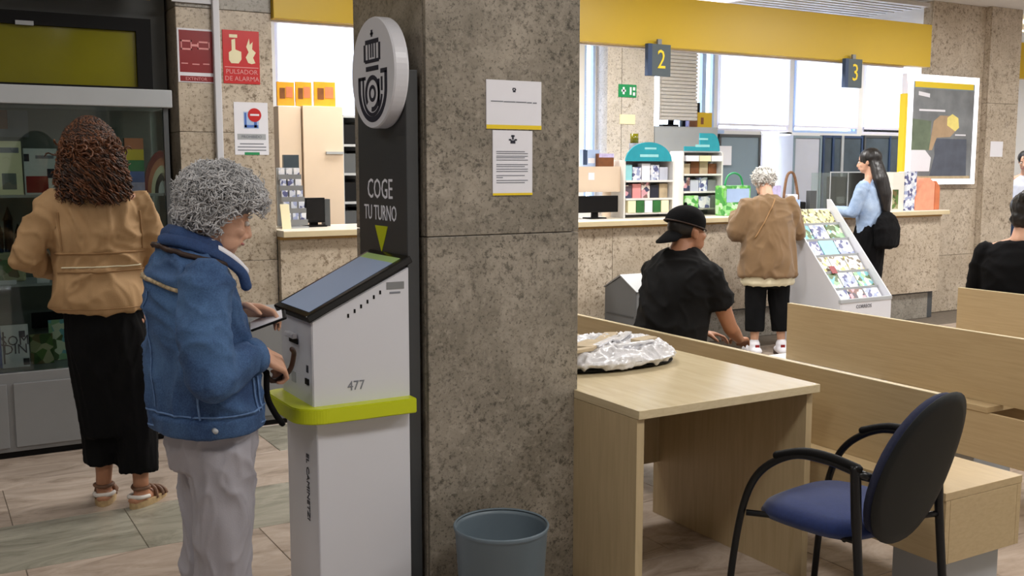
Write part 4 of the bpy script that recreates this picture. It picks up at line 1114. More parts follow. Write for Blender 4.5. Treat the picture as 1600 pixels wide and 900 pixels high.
goods(x0 + 0.02, x1 - 0.02, 7.1, CT + zz[1], 4, (0.12, 0.1), ['cover_d', 'panel_lilac', 'cover_b', 'grey_metal'], 'small_box', 'on the stepped stand middle tier', 'box', 'small boxes on the stepped stand')
goods(x0 + 0.02, x1 - 0.02, 7.02, CT + zz[2], 3, (0.11, 0.1), ['leaf_bag', 'cover_b', 'grey_metal'], 'low_box', 'on the stepped stand bottom tier', 'box', 'printed boxes on the stepped stand')
goods(x0 + 0.02, x1 - 0.02, 7.02, CT + at(1100, 252, y=7.05).z - CT, 3, (0.05,), ['paper', 'cream', 'paper'], 'white_tag_card', 'just under the stepped teal header', 'card', 'tag cards under the stepped header')
# figurine before the domed header
x0, x1, z0, z1 = rect_y(998, 205, 1016, 234, 6.9)
fg = thing('gift_bottle', 'small bottle with olive cap standing over the domed teal header', 'bottle', ((x0 + x1) / 2, 7.04, at(1007, 252, y=6.95).z + 0.012))
tube('body', [(0, 0, 0.0), (0, 0, 0.14)], 0.045, M['print_grey'], fg, n=14)
tube('bottle_cap', [(0, 0, 0.1405), (0, 0, 0.22)], 0.036, M['olive'], fg, n=14)
standee('white_notice', 'white sheet pinned on the blue-grey board right of the stepped stand', 'notice', 1124, 228, 1143, 258, 9.2, at(1133, 258, y=9.2).z, M['paper'], d=0.004)

# green bag with blue box
x0, x1, z0, z1 = rect_y(1126, 285, 1166, 328, 6.85)
gbag = thing('gift_bag', 'green leaf-printed gift bag on the counter left of the white-haired woman', 'bag', ((x0 + x1) / 2, 6.85, CT))
hw = (x1 - x0) / 2; H = at(1145, 290, y=6.85).z - CT
prism('bag_body', [(-hw, 0), (hw, 0), (hw * 1.05, H), (-hw * 1.05, H)], 'y', -0.05, 0.07, M['leaf_bag'], gbag, bevel=0.006)
box('blue_box', -hw * 0.85, hw * 0.9, -0.054, -0.051, H * 0.45, H * 0.9, M['frame_blue'], gbag)
tube('handle', smooth_curve([(-hw * 0.7, 0.0, H), (-hw * 0.5, 0.0, H + 0.08), (0, 0, H + 0.11), (hw * 0.5, 0, H + 0.08), (hw * 0.7, 0, H)], 16), 0.009, M['green'], gbag)
# basket
x0, x1, z0, z1 = rect_y(1222, 272, 1257, 304, 7.0)
bk = thing('gift_basket', 'brown arched-handle basket in a dark tray behind the counter', 'basket', ((x0 + x1) / 2, 7.05, CT))
hw = (x1 - x0) / 2
box('tray', -hw * 1.15, hw, -0.08, 0.1, 0.0, 0.10, M['black'], bk, bevel=0.01)
H = z1 - CT
tube('handle', smooth_curve([(-hw * 0.45, 0, 0.1), (-hw * 0.45, 0, 0.18), (-hw * 0.2, 0, H - 0.01), (hw * 0.35, 0, H), (hw * 0.75, 0, 0.18), (hw * 0.78, 0, 0.1)], 20), 0.013, M['wicker'], bk)
box('filling', -hw * 0.3, hw * 0.62, -0.03, 0.04, 0.1, 0.17, M['paper'], bk, bevel=0.01)
standee('pink_packet', 'pink and violet packet beside the arched basket', 'packet', 1206, 290, 1220, 303, 6.95, CT, M['lilac'], d=0.05)
standee('blue_tin', 'light blue carton at the right elbow of the brown-coated woman', 'carton', 1238, 312, 1250, 338, 6.8, CT, M['frame_blue'], d=0.04)
standee('desk_device', 'small dark card terminal on the counter right of the basket', 'device', 1266, 298, 1276, 312, 6.95, CT, M['grey_dark'], d=0.05)
# clear protective screen with desk things behind
x0, x1, z0, z1 = rect_y(1297, 270, 1352, 320, 6.95)
pg = thing('counter_screen', 'clear acrylic box on the counter left of the long-haired woman', 'screen', ((x0 + x1) / 2, 6.95, CT))
hw = (x1 - x0) / 2; H = z1 - CT
box('front_pane', -hw, hw, 0, 0.004, 0, H, M['glass'], pg)
box('side_pane', -hw, -hw + 0.004, 0.005, 0.24, 0, H, M['glass'], pg)
box('top_edge', -hw, hw, -0.004, 0.008, H, H + 0.012, M['grey_light'], pg)
boxes('edge_strip', [(-hw - 0.006, -hw + 0.002, -0.004, 0.0, 0, H), (-0.01, 0.0, -0.004, 0.0, 0, H)], M['grey_light'], pg)
standee('black_printer', 'black printer behind the clear acrylic box', 'printer', 1306, 276, 1326, 306, 7.2, CT, M['black'], d=0.12, prints=[(0.1, 0.2, 0.7, 0.4, M['grey_metal'], 'tray')])
standee('phone_handset', 'dark office telephone behind the clear acrylic box', 'telephone', 1329, 286, 1342, 310, 7.15, CT, M['grey_dark'], d=0.06)
# white boxes and salmon bag at the counter end
standee('white_box', 'white box with yellow side on the counter end right of the long hair', 'box', 1395, 269, 1413, 318, 6.78, CT, M['offwhite'], d=0.1, prints=[(0.0, 0.05, 0.5, 0.55, M['garden'], 'picture')])
standee('patterned_bottle_box', 'lilac patterned tall box between white box and salmon bag', 'box', 1414, 268, 1432, 318, 6.77, CT, M['cover_b'], d=0.08)
x0, x1, z0, z1 = rect_y(1431, 278, 1469, 319, 6.76)
sb = thing('salmon_gift_bag', 'salmon-pink house-shaped gift bag at the right end of the counter', 'bag', ((x0 + x1) / 2, 6.76, CT))
hw = (x1 - x0) / 2; H = z1 - CT
prism('bag_front', [(-hw, 0), (hw * 0.55, 0), (hw * 0.55, H * 0.85), (hw * 0.1, H), (-hw * 0.3, H), (-hw, H * 0.4)], 'y', 0, 0.1, M['salmon'], sb, bevel=0.004)
prism('bag_side', [(hw * 0.56, 0), (hw, 0), (hw, H * 0.7), (hw * 0.7, H * 0.9), (hw * 0.56, H * 0.9)], 'y', 0.0, 0.1, M['salmon_d'], sb, bevel=0.004)

# hanging number signs
def hang_sign(num, px0, py0, px1, py1, y, label):
    x0, x1, z0, z1 = rect_y(px0, py0, px1, py1, y)
    t = thing('number_sign', label, 'sign', ((x0 + x1) / 2, y, z0))
    hw = (x1 - x0) / 2; H = z1 - z0
    box('face', -hw, hw, 0, 0.03, 0, H, M['slate_sign'], t, bevel=0.002)
    box('blue_side', -hw - 0.008, -hw + hw * 0.3, -0.006, 0.034, 0, H, M['navy'], t)
    text(num, H * 0.84, (hw * 0.16, -0.002, H * 0.50), FACE_Y, M['yellow_b'], t, name='number', sx=0.85, depth=0.002)
    box('bracket', -0.02, 0.02, 0.0, 0.02, H, H + 0.04, M['grey_metal'], t)
hang_sign('2', 1013, 69, 1048, 119, 6.70, 'left of two hanging blue signs, yellow number two, before the slatted panel')
hang_sign('3', 1321, 92, 1347, 137, 6.70, 'right of two hanging blue signs, yellow number three, above the long-haired person')
t, W, H = sign('first_aid_sign', 'green first aid sign with white cross on the back wall pier', 'sign', 966, 132, 994, 152, WY - 0.216, M['green'])
boxes('white_symbols', [(-W * 0.34, -W * 0.1, -0.002, 0, H * 0.42, H * 0.58), (-W * 0.27, -W * 0.17, -0.002, 0, H * 0.22, H * 0.78), (W * 0.12, W * 0.22, -0.002, 0, H * 0.2, H * 0.8), (W * 0.3, W * 0.42, -0.002, 0, H * 0.55, H * 0.8), (W * 0.3, W * 0.42, -0.002, 0, H * 0.15, H * 0.4)], M['paper'], t)
sign('cream_plate', 'small cream plate below the green first aid sign', 'sign', 968, 179, 992, 194, WY - 0.216, M['cream'])
# objects on the window ledge
zl = zs + 0.001
def ledge(name, label, cat, px0, py0, px1, py1, m, extra=None):
    x0, x1, z0, z1 = rect_y(px0, py0, px1, py1, WY - 0.1)
    t = thing(name, label, cat, ((x0 + x1) / 2, WY - 0.1, zl)); hw = (x1 - x0) / 2; H = max(0.04, z1 - zl)
    return t, hw, H
t, hw, H = ledge('desk_lamp', 'black spidery desk lamp on the window ledge under sign 2', 'lamp', 1034, 142, 1060, 188, M['black'])
box('base', -hw, hw * 0.9, -0.03, 0.05, 0, 0.05, M['black'], t, bevel=0.006)
tube('stem', [(hw * 0.1, 0, 0.05), (hw * 0.2, 0, 0.2)], 0.035, M['black'], t)
tube('antenna', [(hw * 0.4, 0, 0.1), (hw * 0.4, 0, H)], 0.006, M['grey_dark'], t)
t, hw, H = ledge('black_case', 'black box on the window ledge behind the yellow carton', 'box', 1067, 160, 1094, 192, M['black'])
box('case', -hw, hw, 0.0, 0.06, 0, H, M['black'], t, bevel=0.008)
box('round_label', -0.04, 0.04, -0.003, 0, H * 0.45, H * 0.75, M['pink'], t)
t, hw, H = ledge('yellow_carton', 'yellow and brown carton on the window ledge', 'box', 1072, 176, 1107, 194, M['yellow'])
box('carton', -hw, hw, -0.06, -0.005, 0, H, M['yellow'], t)
box('brown_print', -hw, -hw * 0.3, -0.062, -0.06, 0, H, M['brown_print'], t); box('violet_print', -hw * 1.1, -hw, -0.06, -0.01, 0, H * 0.8, M['lilac'], t)
box('round_print', hw * 0.0, hw * 0.25, -0.062, -0.06, H * 0.3, H * 0.7, M['brown_print'], t)

# big framed poster
PYP = 6.92
x0, x1, z0, z1 = rect_y(1414, 118, 1526, 288, PYP)
po = thing('framed_poster', 'large white-rimmed lit poster of a bending figure above the counter end', 'poster', ((x0 + x1) / 2, PYP, z0))
hw = (x1 - x0) / 2; H = z1 - z0
box('case', -hw, hw, 0, 0.06, 0, H, M['frame_white'], po, bevel=0.004)
f = 0.07
boxes('lit_rim', [(-hw + 0.02, -hw + f + 0.03, -0.004, 0, 0, H), (hw - f, hw, -0.004, 0, 0, H), (-hw, hw, -0.0045, 0, 0, f * 0.8), (-hw, hw, -0.0045, 0, H - f, H)], M['lightbox'], po)
box('yellow_edge', -hw - 0.02, -hw + 0.015, -0.006, 0.06, 0, H * 0.82, M['yellow_b'], po)
ax0, ax1, az0, az1 = -hw + f + 0.03, hw - f, f * 0.8, H - f
pic = box('picture', ax0, ax1, -0.003, -0.0005, az0, az1, M['grey_panel'], po)
def P2(u, v): return (ax0 + u * (ax1 - ax0), az0 + v * (az1 - az0))
def pp(name, pts, m, y): return prism(name, [P2(*p) for p in pts], 'y', y, y + 0.0008, m, pic)
pm = {'bgd': mat('poster backdrop', (122, 126, 130), 0.5, var=0.3, scale=4), 'sh': mat('poster shirt', (176, 150, 120), 0.5, var=0.1, scale=10),
      'tr': mat('poster trousers', (84, 90, 104), 0.5, var=0.15, scale=8), 'hd': mat('poster helmet', (236, 220, 130), 0.5, var=0.1, scale=10), 'gr': mat('poster foliage', (104, 118, 98), 0.5, var=0.2, scale=8)}
pp('backdrop', [(0.0, 0.0), (1, 0), (1, 0.93), (0, 0.93)], pm['bgd'], -0.0040)
pp('top_band', [(0.02, 0.94), (0.98, 0.94), (0.98, 1), (0.02, 1)], M['yellow_b'], -0.0040)
pp('foliage', [(0.0, 0.3), (0.3, 0.3), (0.3, 0.6), (0.0, 0.62)], pm['gr'], -0.0050)
pp('trousers', [(0.3, 0.0), (0.92, 0.0), (0.9, 0.42), (0.36, 0.42), (0.38, 0.25)], pm['tr'], -0.0050)
pp('shirt', [(0.28, 0.3), (0.34, 0.6), (0.44, 0.66), (0.64, 0.66), (0.7, 0.5), (0.62, 0.44), (0.4, 0.43), (0.33, 0.3)], pm['sh'], -0.0060)
pp('helmet', [(0.56, 0.56), (0.56, 0.64), (0.64, 0.68), (0.74, 0.64), (0.76, 0.54), (0.7, 0.5)], pm['hd'], -0.0070)
pp('white_pack', [(0.0, 0.08), (0.3, 0.08), (0.32, 0.22), (0.22, 0.3), (0.0, 0.3)], M['paper'], -0.0060)
pp('caption', [(0.1, 0.70), (0.52, 0.70), (0.52, 0.72), (0.1, 0.72)], M['paper'], -0.0050)
pp('caption', [(0.08, 0.86), (0.26, 0.84), (0.26, 0.88), (0.08, 0.9)], M['paper'], -0.0050)
pp('caption', [(0.7, 0.455), (0.88, 0.455), (0.88, 0.47), (0.7, 0.47)], M['paper'], -0.0070)
pp('foot_band', [(0.0, 0.0), (0.98, 0.0), (0.98, 0.03), (0.0, 0.03)], M['kraft'], -0.0070)
sign('small_plate', 'small white plate on the stone pier right of the lit poster', 'sign', 1547, 221, 1566, 245, 6.93, M['paper'])

# sloping brochure stand
X0, X1 = 6.27, 6.86
bs2 = thing('brochure_stand', 'white sloping brochure stand between the brown-coated woman and the counter', 'stand', (X0, 5.59, 0))
W2 = X1 - X0
A_, B_ = (0.0, 0.47), (0.64, 1.20)
prism('body', [(0.0, 0.0), (0.60, 0.0), (0.69, 1.17), (0.0, 0.38)], 'x', 0.012, W2 - 0.012, M['white'], bs2)
for xx in (0.0, W2 - 0.012):
    prism('side_cheek', [(-0.01, 0.02), (0.60, 0.02), (0.70, 1.25), (0.66, 1.25), (-0.01, 0.49)], 'x', xx, xx + 0.0115, M['white'], bs2)
box('front_lip', 0.012, W2 - 0.012, -0.012, 0.003, 0.05, 0.48, M['white'], bs2, bevel=0.002)
box('lip_rail', -0.004, W2 + 0.004, -0.016, 0.01, 0.455, 0.487, M['grey_light'], bs2, bevel=0.004)
text('CORREOS', 0.04, (W2 * 0.45, -0.0135, 0.42), FACE_Y, M['print'], bs2)
sa = math.atan2(1.19 - 0.40, 0.69)
covers = ['cover_b', 'cover_a', 'cover_c', 'cover_d', 'cover_a', 'cover_b']
rows, colsn = 6, 3
Ln = math.hypot(0.69, 0.79)
for r_ in range(rows):
    s0 = 0.03 + r_ * (Ln - 0.06) / rows
    yb_, zb_ = s0 * math.cos(sa), 0.38 + s0 * math.sin(sa)
    box('tier_rail', 0.013, W2 - 0.013, yb_ - 0.012, yb_ - 0.004, zb_ + 0.004, zb_ + 0.035, M['grey_light'], bs2)
    for c_ in range(colsn):
        nm = ['left', 'middle', 'right'][c_]; rn = ['lowest', 'second', 'third', 'fourth', 'fifth', 'topmost'][r_]
        mm = 'leopard' if (r_ == 5) else covers[(r_ * 2 + c_ * 3) % 6]
        if r_ == 1 and c_ == 2: mm = 'cover_c'
        if r_ == 3 and c_ == 1: mm = 'teal_light'
        wd = (W2 - 0.04) / colsn
        mt = Matrix.Translation((X0 + 0.02 + (c_ + 0.5) * wd, 5.59 + yb_, zb_ + 0.012)) @ Matrix.Rotation(-(PI / 2 - sa) * 0.93, 4, 'X')
        o = box('brochure', -wd / 2 + 0.006, wd / 2 - 0.006, -0.004, 0.004, 0.0, 0.158 + 0.01 * (c_ % 2), M[mm], None, mtx=mt)
        cs = {'leopard': 'yellow spotted', 'cover_a': 'cream and yellow', 'cover_b': 'blue-grey and white', 'cover_c': 'green and teal', 'cover_d': 'dark and pink', 'teal_light': 'pale teal'}[mm]
        tag(o, '%s brochure in the %s pocket of the %s tier of the white stand' % (cs, nm, rn), 'brochure')
rb = box('red_flyer', -0.03, 0.03, -0.007, -0.003, 0.02, 0.09, M['red_dark'], None, mtx=Matrix.Translation((X0 + 0.17, 5.59 + 0.20, 0.40 + 0.22 + 0.03)) @ Matrix.Rotation(-(PI / 2 - sa) * 0.93, 4, 'X'))
tag(rb, 'small dark red flyer low on the white brochure stand', 'flyer')

# ================================================================== PEOPLE
V = Vector
def frame(pitch=0.0, yaw=0.0, roll=0.0):
    """head axes: forward, right, up; pitch>0 looks down, yaw>0 turns to the person's right"""
    R_ = Matrix.Rotation(-yaw, 3, 'Z') @ Matrix.Rotation(-pitch, 3, 'X') @ Matrix.Rotation(roll, 3, 'Y')
    return R_ @ V((0, 1, 0)), R_ @ V((1, 0, 0)), R_ @ V((0, 0, 1))
def rotm(S, F, U):
    return Matrix(((S.x, F.x, U.x, 0), (S.y, F.y, U.y, 0), (S.z, F.z, U.z, 0), (0, 0, 0, 1)))
def head_prims(bm, c, F, S, U, k=1.0):
    R_ = rotm(S, F, U)
    def E(f, s, u, rs, rf, ru, sub=3): add_ell(bm, c + F * f * k + S * s * k + U * u * k, (rs * k, rf * k, ru * k), sub, R_)
    E(-0.008, 0, 0.030, 0.074, 0.092, 0.082)
    E(0.030, 0, -0.020, 0.060, 0.060, 0.078)
    E(0.052, 0, -0.078, 0.034, 0.034, 0.026)
    E(0.040, 0.030, -0.062, 0.024, 0.040, 0.030); E(0.040, -0.030, -0.062, 0.024, 0.040, 0.030)
    E(0.070, 0, 0.022, 0.046, 0.018, 0.012)
    for s in (-1, 1):
        E(0.062, s * 0.034, -0.026, 0.022, 0.022, 0.020)
        E(-0.004, s * 0.075, -0.008, 0.009, 0.019, 0.031)
        E(-0.010, s * 0.082, 0.006, 0.006, 0.015, 0.016)
        E(0.093, s * 0.011, -0.036, 0.009, 0.011, 0.008, 2)
    add_tube(bm, [c + (F * 0.085 + U * 0.012) * k, c + (F * 0.106 - U * 0.026) * k], [0.008 * k, 0.012 * k], 8)
    add_tube(bm, [c + (F * 0.084 - S * 0.018 - U * 0.058) * k, c + (F * 0.092 - U * 0.057) * k, c + (F * 0.084 + S * 0.018 - U * 0.058) * k], 0.008 * k, 8)
def face_parts(c, F, S, U, t, k=1.0, brow='hair_brown_d', glasses=False):
    R_ = rotm(S, F, U)
    for s in (-1, 1):
        bm = bmesh.new(); add_ell(bm, c + (F * 0.080 + S * s * 0.031 + U * 0.003) * k, (0.012 * k, 0.009 * k, 0.008 * k), 2, R_)
        e = bm_obj('eye', bm, M['eye'], t, True)
        bm = bmesh.new(); add_ell(bm, c + (F * 0.0865 + S * s * 0.031 + U * 0.002) * k, (0.0055 * k, 0.003 * k, 0.0055 * k), 2, R_)
        bm_obj('iris', bm, M['iris'], e, True)
        tube('eyebrow', [c + (F * 0.088 + S * s * 0.014 + U * 0.022) * k, c + (F * 0.088 + S * s * 0.032 + U * 0.027) * k, c + (F * 0.074 + S * s * 0.050 + U * 0.021) * k], 0.0032 * k, M[brow], t, n=6, cap=True)
    tube('mouth', [c + (F * 0.088 - S * 0.021 - U * 0.057) * k, c + (F * 0.0985 - U * 0.056) * k, c + (F * 0.088 + S * 0.021 - U * 0.057) * k], [0.003 * k, 0.005 * k, 0.003 * k], M['lip'], t, n=8, cap=True)
def hand_prims(bm, w, d, nrm, curl=0.35, side=1, k=1.0, spread=0.04, thumb=0.6):
    """w wrist, d pointing direction, nrm back-of-hand normal, side=+1 thumb towards +lateral"""
    d = V(d).normalized(); nrm = V(nrm); nrm = (nrm - d * nrm.dot(d)).normalized(); lat = d.cross(nrm)
    w = V(w)
    for q in range(4):
        o = lat * (q - 1.5) * 0.0195 * k
        add_tube(bm, [w + o * 0.55, w + d * 0.045 * k + o * 0.9, w + d * 0.082 * k + o], [0.014 * k, 0.0135 * k, 0.011 * k], 8)
        L = [(0.040, 0.025, 0.020), (0.046, 0.028, 0.021), (0.043, 0.027, 0.021), (0.034, 0.021, 0.018)]
        Lq = L[q] if side < 0 else L[3 - q]
        p = w + d * 0.084 * k + o; pts = [p]; a = 0.0
        dd = (d + lat * (q - 1.5) * spread).normalized()
        for j, l in enumerate(Lq):
            a += curl * (0.7 if j == 0 else 1.15)
            p = p + (dd * math.cos(a) - nrm * math.sin(a)) * l * k; pts.append(p)
        add_tube(bm, pts, [0.0095 * k, 0.0088 * k, 0.0082 * k, 0.0068 * k], 8)
    b0 = w + d * 0.02 * k + lat * side * 0.022 * k
    p1 = b0 + (d * 0.6 + lat * side * 0.8 - nrm * 0.25).normalized() * 0.034 * k
    p2 = p1 + (d * 0.9 + lat * side * 0.3 - nrm * thumb).normalized() * 0.030 * k
    p3 = p2 + (d * 0.95 - lat * side * 0.1 - nrm * thumb).normalized() * 0.024 * k
    add_tube(bm, [b0, p1, p2, p3], [0.015 * k, 0.0125 * k, 0.0105 * k, 0.008 * k], 8)
def foot_prims(bm, ank, toe_dir, k=1.0):
    ank = V(ank); td = V(toe_dir).normalized()
    g = V((ank.x, ank.y, 0.035))
    add_tube(bm, [g - td * 0.045 * k, g + td * 0.06 * k, g + td * 0.145 * k + V((0, 0, -0.012))], [0.033 * k, 0.036 * k, 0.022 * k], 12, True, (V((0, 0, 1)), 0.75))
    add_tube(bm, [ank + V((0, 0, 0.03)), g + V((0, 0, 0.01))], [0.035 * k, 0.034 * k], 12)

def body_mesh(t, J, skin, voxel=0.007):
    bm = bmesh.new()
    F, S, U = frame(*J.get('look', (0, 0, 0)))
    c = V(J['head']); k = J.get('hk', 1.0)
    head_prims(bm, c, F, S, U, k)
    nb = V(J['neck'])
    add_tube(bm, [nb, c - U * 0.05 * k - F * 0.02 * k], [0.060 * k, 0.052 * k], 14)
    add_loft(bm, [(x, y, z, a, b) for x, y, z, a, b in J['torso']], 20)
    for s in (0, 1):
        sh, el, wr = V(J['sh'][s]), V(J['el'][s]), V(J['wr'][s])
        add_tube(bm, [sh, (sh + el) / 2, el], [0.045 * k, 0.045 * k, 0.036 * k], 12)
        add_tube(bm, [el, el.lerp(wr, 0.35), wr], [0.037 * k, 0.036 * k, 0.025 * k], 12, True)
        hd = J['hand'][s]
        hand_prims(bm, wr + V(hd[0]).normalized() * 0.01, hd[0], hd[1], hd[2], side=hd[3], k=0.95 * k)
        hp, kn, an = V(J['hip'][s]), V(J['kn'][s]), V(J['an'][s])
        add_tube(bm, [hp, hp.lerp(kn, 0.5), kn], [0.078 * k, 0.070 * k, 0.050 * k], 14)
        add_tube(bm, [kn, kn.lerp(an, 0.35), an], [0.050 * k, 0.050 * k, 0.032 * k], 14)
        foot_prims(bm, an, J['toe'][s], k)
        add_tube(bm, [V(J['neck']), sh], [0.045 * k, 0.045 * k], 10)
    return blob('body', bm, voxel, skin, t, 3), c, F, S, U

def shoe(t, ank, td, m, ms, name='shoe', k=1.0):
    ank = V(ank); td = V(td).normalized(); g = V((ank.x, ank.y, 0.045)); up = V((0, 0, 1))
    bm = bmesh.new()
    add_tube(bm, [g - td * 0.05 * k, g + td * 0.06 * k, g + td * 0.155 * k + V((0, 0, -0.014))], [0.043 * k, 0.046 * k, 0.030 * k], 14, True, (up, 0.8))
    add_tube(bm, [V((ank.x, ank.y, 0.10)), g], [0.046 * k, 0.046 * k], 14)
    o = blob(name, bm, 0.007, m, t, 3)
    lat = td.cross(up)
    pts = []
    for a in range(24):
        th = 2 * PI * a / 24
        pts.append(V((ank.x, ank.y, 0)) + td * (0.052 * k + 0.118 * k * math.cos(th)) + lat * 0.046 * k * math.sin(th))
    b = bmesh.new(); add_prism(b, [(p.x, p.y) for p in pts], 'z', 0.0, 0.024)
    bm_obj('sole', b, ms, o)
    return o
def surf_line(obj, a, b, n, direction, r, m, parent, name='seam', sag=None, off=0.002):
    """thin cord laid on the cloth: rays along direction from the segment a-b"""
    me = obj.data
    bvh = BVHTree.FromPolygons([v.co.copy() for v in me.vertices], [tuple(p.vertices) for p in me.polygons])
    d = V(direction).normalized(); pts = []
    A, B = V(a), V(b)
    for i in range(n + 1):
        p = A.lerp(B, i / n)
        if sag: p += V(sag) * (math.sin(PI * i / n))
        h = bvh.ray_cast(p - d * 1.0, d)
        if h[0] is not None: pts.append(h[0] + h[1] * off)
    if len(pts) < 3: return None
    return tube(name, pts, r, m, parent, n=6, cap=True)
def ring_line(obj, z, r, m, parent, name='seam', cx=0, cy=0, n=48, tilt=0.0, off=0.001, a0=0, a1=2 * PI, R0=0.6):
    me = obj.data
    bvh = BVHTree.FromPolygons([v.co.copy() for v in me.vertices], [tuple(p.vertices) for p in me.polygons])
    pts = []
    for i in range(n + 1):
        a = a0 + (a1 - a0) * i / n
        d = V((-math.cos(a), -math.sin(a), 0)); o = V((cx, cy, z + tilt * math.sin(a))) - d * R0
        h = bvh.ray_cast(o, d)
        if h[0] is not None: pts.append(h[0] + h[1] * off)
    if len(pts) < 3: return None
    return tube(name, pts, r, m, parent, n=6)

def curls(name, t, m, c, R_, n, mask, clen=0.03, cr=0.008, tr=0.0032, seed=1, droop=0.3):
    """many small locks curling off an ellipsoid (centre c, axes R_ (matrix, radii))"""
    rot, rad = R_; rr = random.Random(seed); bm = bmesh.new(); made = 0
    while made < n:
        u = V((rr.gauss(0, 1), rr.gauss(0, 1), rr.gauss(0, 1))).normalized()
        if not mask(u): continue
        made += 1
        p = V(c) + (rot.to_3x3() @ V((u.x * rad[0], u.y * rad[1], u.z * rad[2])))
        nn = (rot.to_3x3() @ u).normalized()
        tg = nn.cross(V((rr.gauss(0, 1), rr.gauss(0, 1), rr.gauss(0, 1)))).normalized()
        dd = (tg * 0.8 + nn * rr.uniform(0.0, 0.5) + V((0, 0, -droop))).normalized()
        a = dd.cross(nn).normalized(); b = a.cross(dd)
        L = clen * rr.uniform(0.6, 1.4); ph = rr.uniform(0, 6.28); w_ = cr * rr.uniform(0.7, 1.3)
        pts = [p + dd * L * i / 7 + (a * math.cos(ph + i * 1.15) + b * math.sin(ph + i * 1.15)) * w_ + nn * 0.004 for i in range(8)]
        add_tube(bm, pts, [tr * 0.7] + [tr] * 6 + [tr * 0.4], 4, False)
    o = bm_obj(name, bm, m, t, True); return o
def wavy_hair(name, t, m, strands, seg=12, amp=0.012, tr=0.0045, freq=9.0, seed=2):
    rr = random.Random(seed); bm = bmesh.new()
    for pts in strands:
        q = smooth_curve(pts, seg); ph = rr.uniform(0, 6.28); out = []; ax = V((rr.gauss(0, 1), rr.gauss(0, 1), 0.2)).normalized(); bx = V((-ax.y, ax.x, 0))
        for i, p in enumerate(q):
            s = min(1, i / 4)
            out.append(p + (ax * math.cos(ph + i * freq * 0.11) + bx * math.sin(ph + i * freq * 0.11)) * amp * s)
        add_tube(bm, out, [tr] * (len(out) - 2) + [tr * 0.8, tr * 0.3], 4, False)
    return bm_obj(name, bm, m, t, True)

# ------------------------------------------------------------ grey-haired woman in denim at the kiosk
t = thing('person', 'person with curly grey hair in blue denim jacket and grey trousers at the ticket kiosk', 'person', (0.722, 2.955, 0), -PI / 2)
J = dict(head=(0.0, 0.035, 1.385), look=(0.36, 0.0), neck=(0, -0.04, 1.27), hk=0.98,
         torso=[(0, 0, 0.78, 0.13, 0.09), (0, -0.02, 1.0, 0.12, 0.085), (0, -0.045, 1.18, 0.14, 0.09), (0, -0.05, 1.26, 0.12, 0.06)],
         sh=[(-0.16, -0.05, 1.225), (0.165, -0.045, 1.210)], el=[(-0.21, -0.03, 0.99), (0.22, -0.060, 0.965)], wr=[(-0.10, 0.095, 1.10), (0.115, 0.110, 0.995)],
         hand=[((0.35, 0.9, -0.1), (-0.5, 0.2, 0.8), 0.5, 1), ((-0.25, 0.8, -0.45), (0.55, 0.3, 0.8), 0.85, -1)],
         hip=[(-0.075, 0, 0.78), (0.075, 0, 0.78)], kn=[(-0.085, 0.01, 0.43), (0.085, 0.0, 0.43)], an=[(-0.09, -0.03, 0.08), (0.09, -0.03, 0.08)],
         toe=[(-0.1, 1, 0), (0.12, 1, 0)])
body, hc, F, S, U = body_mesh(t, J, M['skin'], 0.005)
face_parts(hc, F, S, U, t, 0.98, 'hair_grey')
bm = bmesh.new()
add_loft(bm, [(0, -0.012, 0.785, 0.185, 0.140), (0, -0.012, 0.80, 0.203, 0.150), (0, -0.015, 0.83, 0.208, 0.153), (0, -0.022, 0.93, 0.20, 0.148), (0, -0.035, 1.05, 0.19, 0.140), (0, -0.045, 1.15, 0.185, 0.130), (0, -0.055, 1.225, 0.178, 0.118), (0, -0.055, 1.275, 0.140, 0.095), (0, -0.045, 1.315, 0.085, 0.075), (0, -0.04, 1.325, 0.06, 0.05)], 36)
for s in (0, 1):
    sh, el, wr = V(J['sh'][s]), V(J['el'][s]), V(J['wr'][s])
    sb_ = bmesh.new(); o_ = V((0.012 if s else -0.012, 0, 0))
    add_tube(sb_, [sh + o_, sh.lerp(el, 0.5) + V((0, -0.012, 0)) + o_ * 2, el + o_ * 1.5], [0.074, 0.070, 0.063], 18)
    add_tube(sb_, [el + o_ * 1.5, el.lerp(wr, 0.45) + o_, wr - (wr - el).normalized() * 0.02], [0.064, 0.060, 0.047], 18, False)
    add_ell(sb_, el + o_ * 1.5, (0.064, 0.064, 0.064), 3)
    blob('sleeve', sb_, 0.0065, M['denim'], t, 3, (0.010, (8, 8, 8)))
jk = blob('denim_jacket', bm, 0.008, M['denim'], t, 2, (0.019, (7, 7, 4.5)))
bm = bmesh.new()   # turned collar
add_loft(bm, [(0, -0.045, 1.285, 0.105, 0.090, 0.0), (0, -0.035, 1.32, 0.088, 0.085, -0.35), (0, -0.025, 1.335, 0.075, 0.075, -0.4)], 30)
blob('collar', bm, 0.006, M['denim_dark'], t, 3, (0.003, (12, 12, 12)))
tube('collar_flap', smooth_curve([(0.04, -0.12, 1.325), (0.09, -0.07, 1.315), (0.095, 0.0, 1.285), (0.07, 0.075, 1.23), (0.055, 0.095, 1.19)], 20), [0.02] * 10 + [0.017] * 12, M['denim_dark'], t, n=8, cap=True, flat=(V((0.8, 0.1, 0.5)).normalized(), 0.45))
tube('shirt_collar', smooth_curve([(0.06, 0.0, 1.305), (0.05, 0.06, 1.265), (0.035, 0.10, 1.225)], 10), 0.012, M['paper'], t, n=8, cap=True)
X = V((-1, 0, 0))
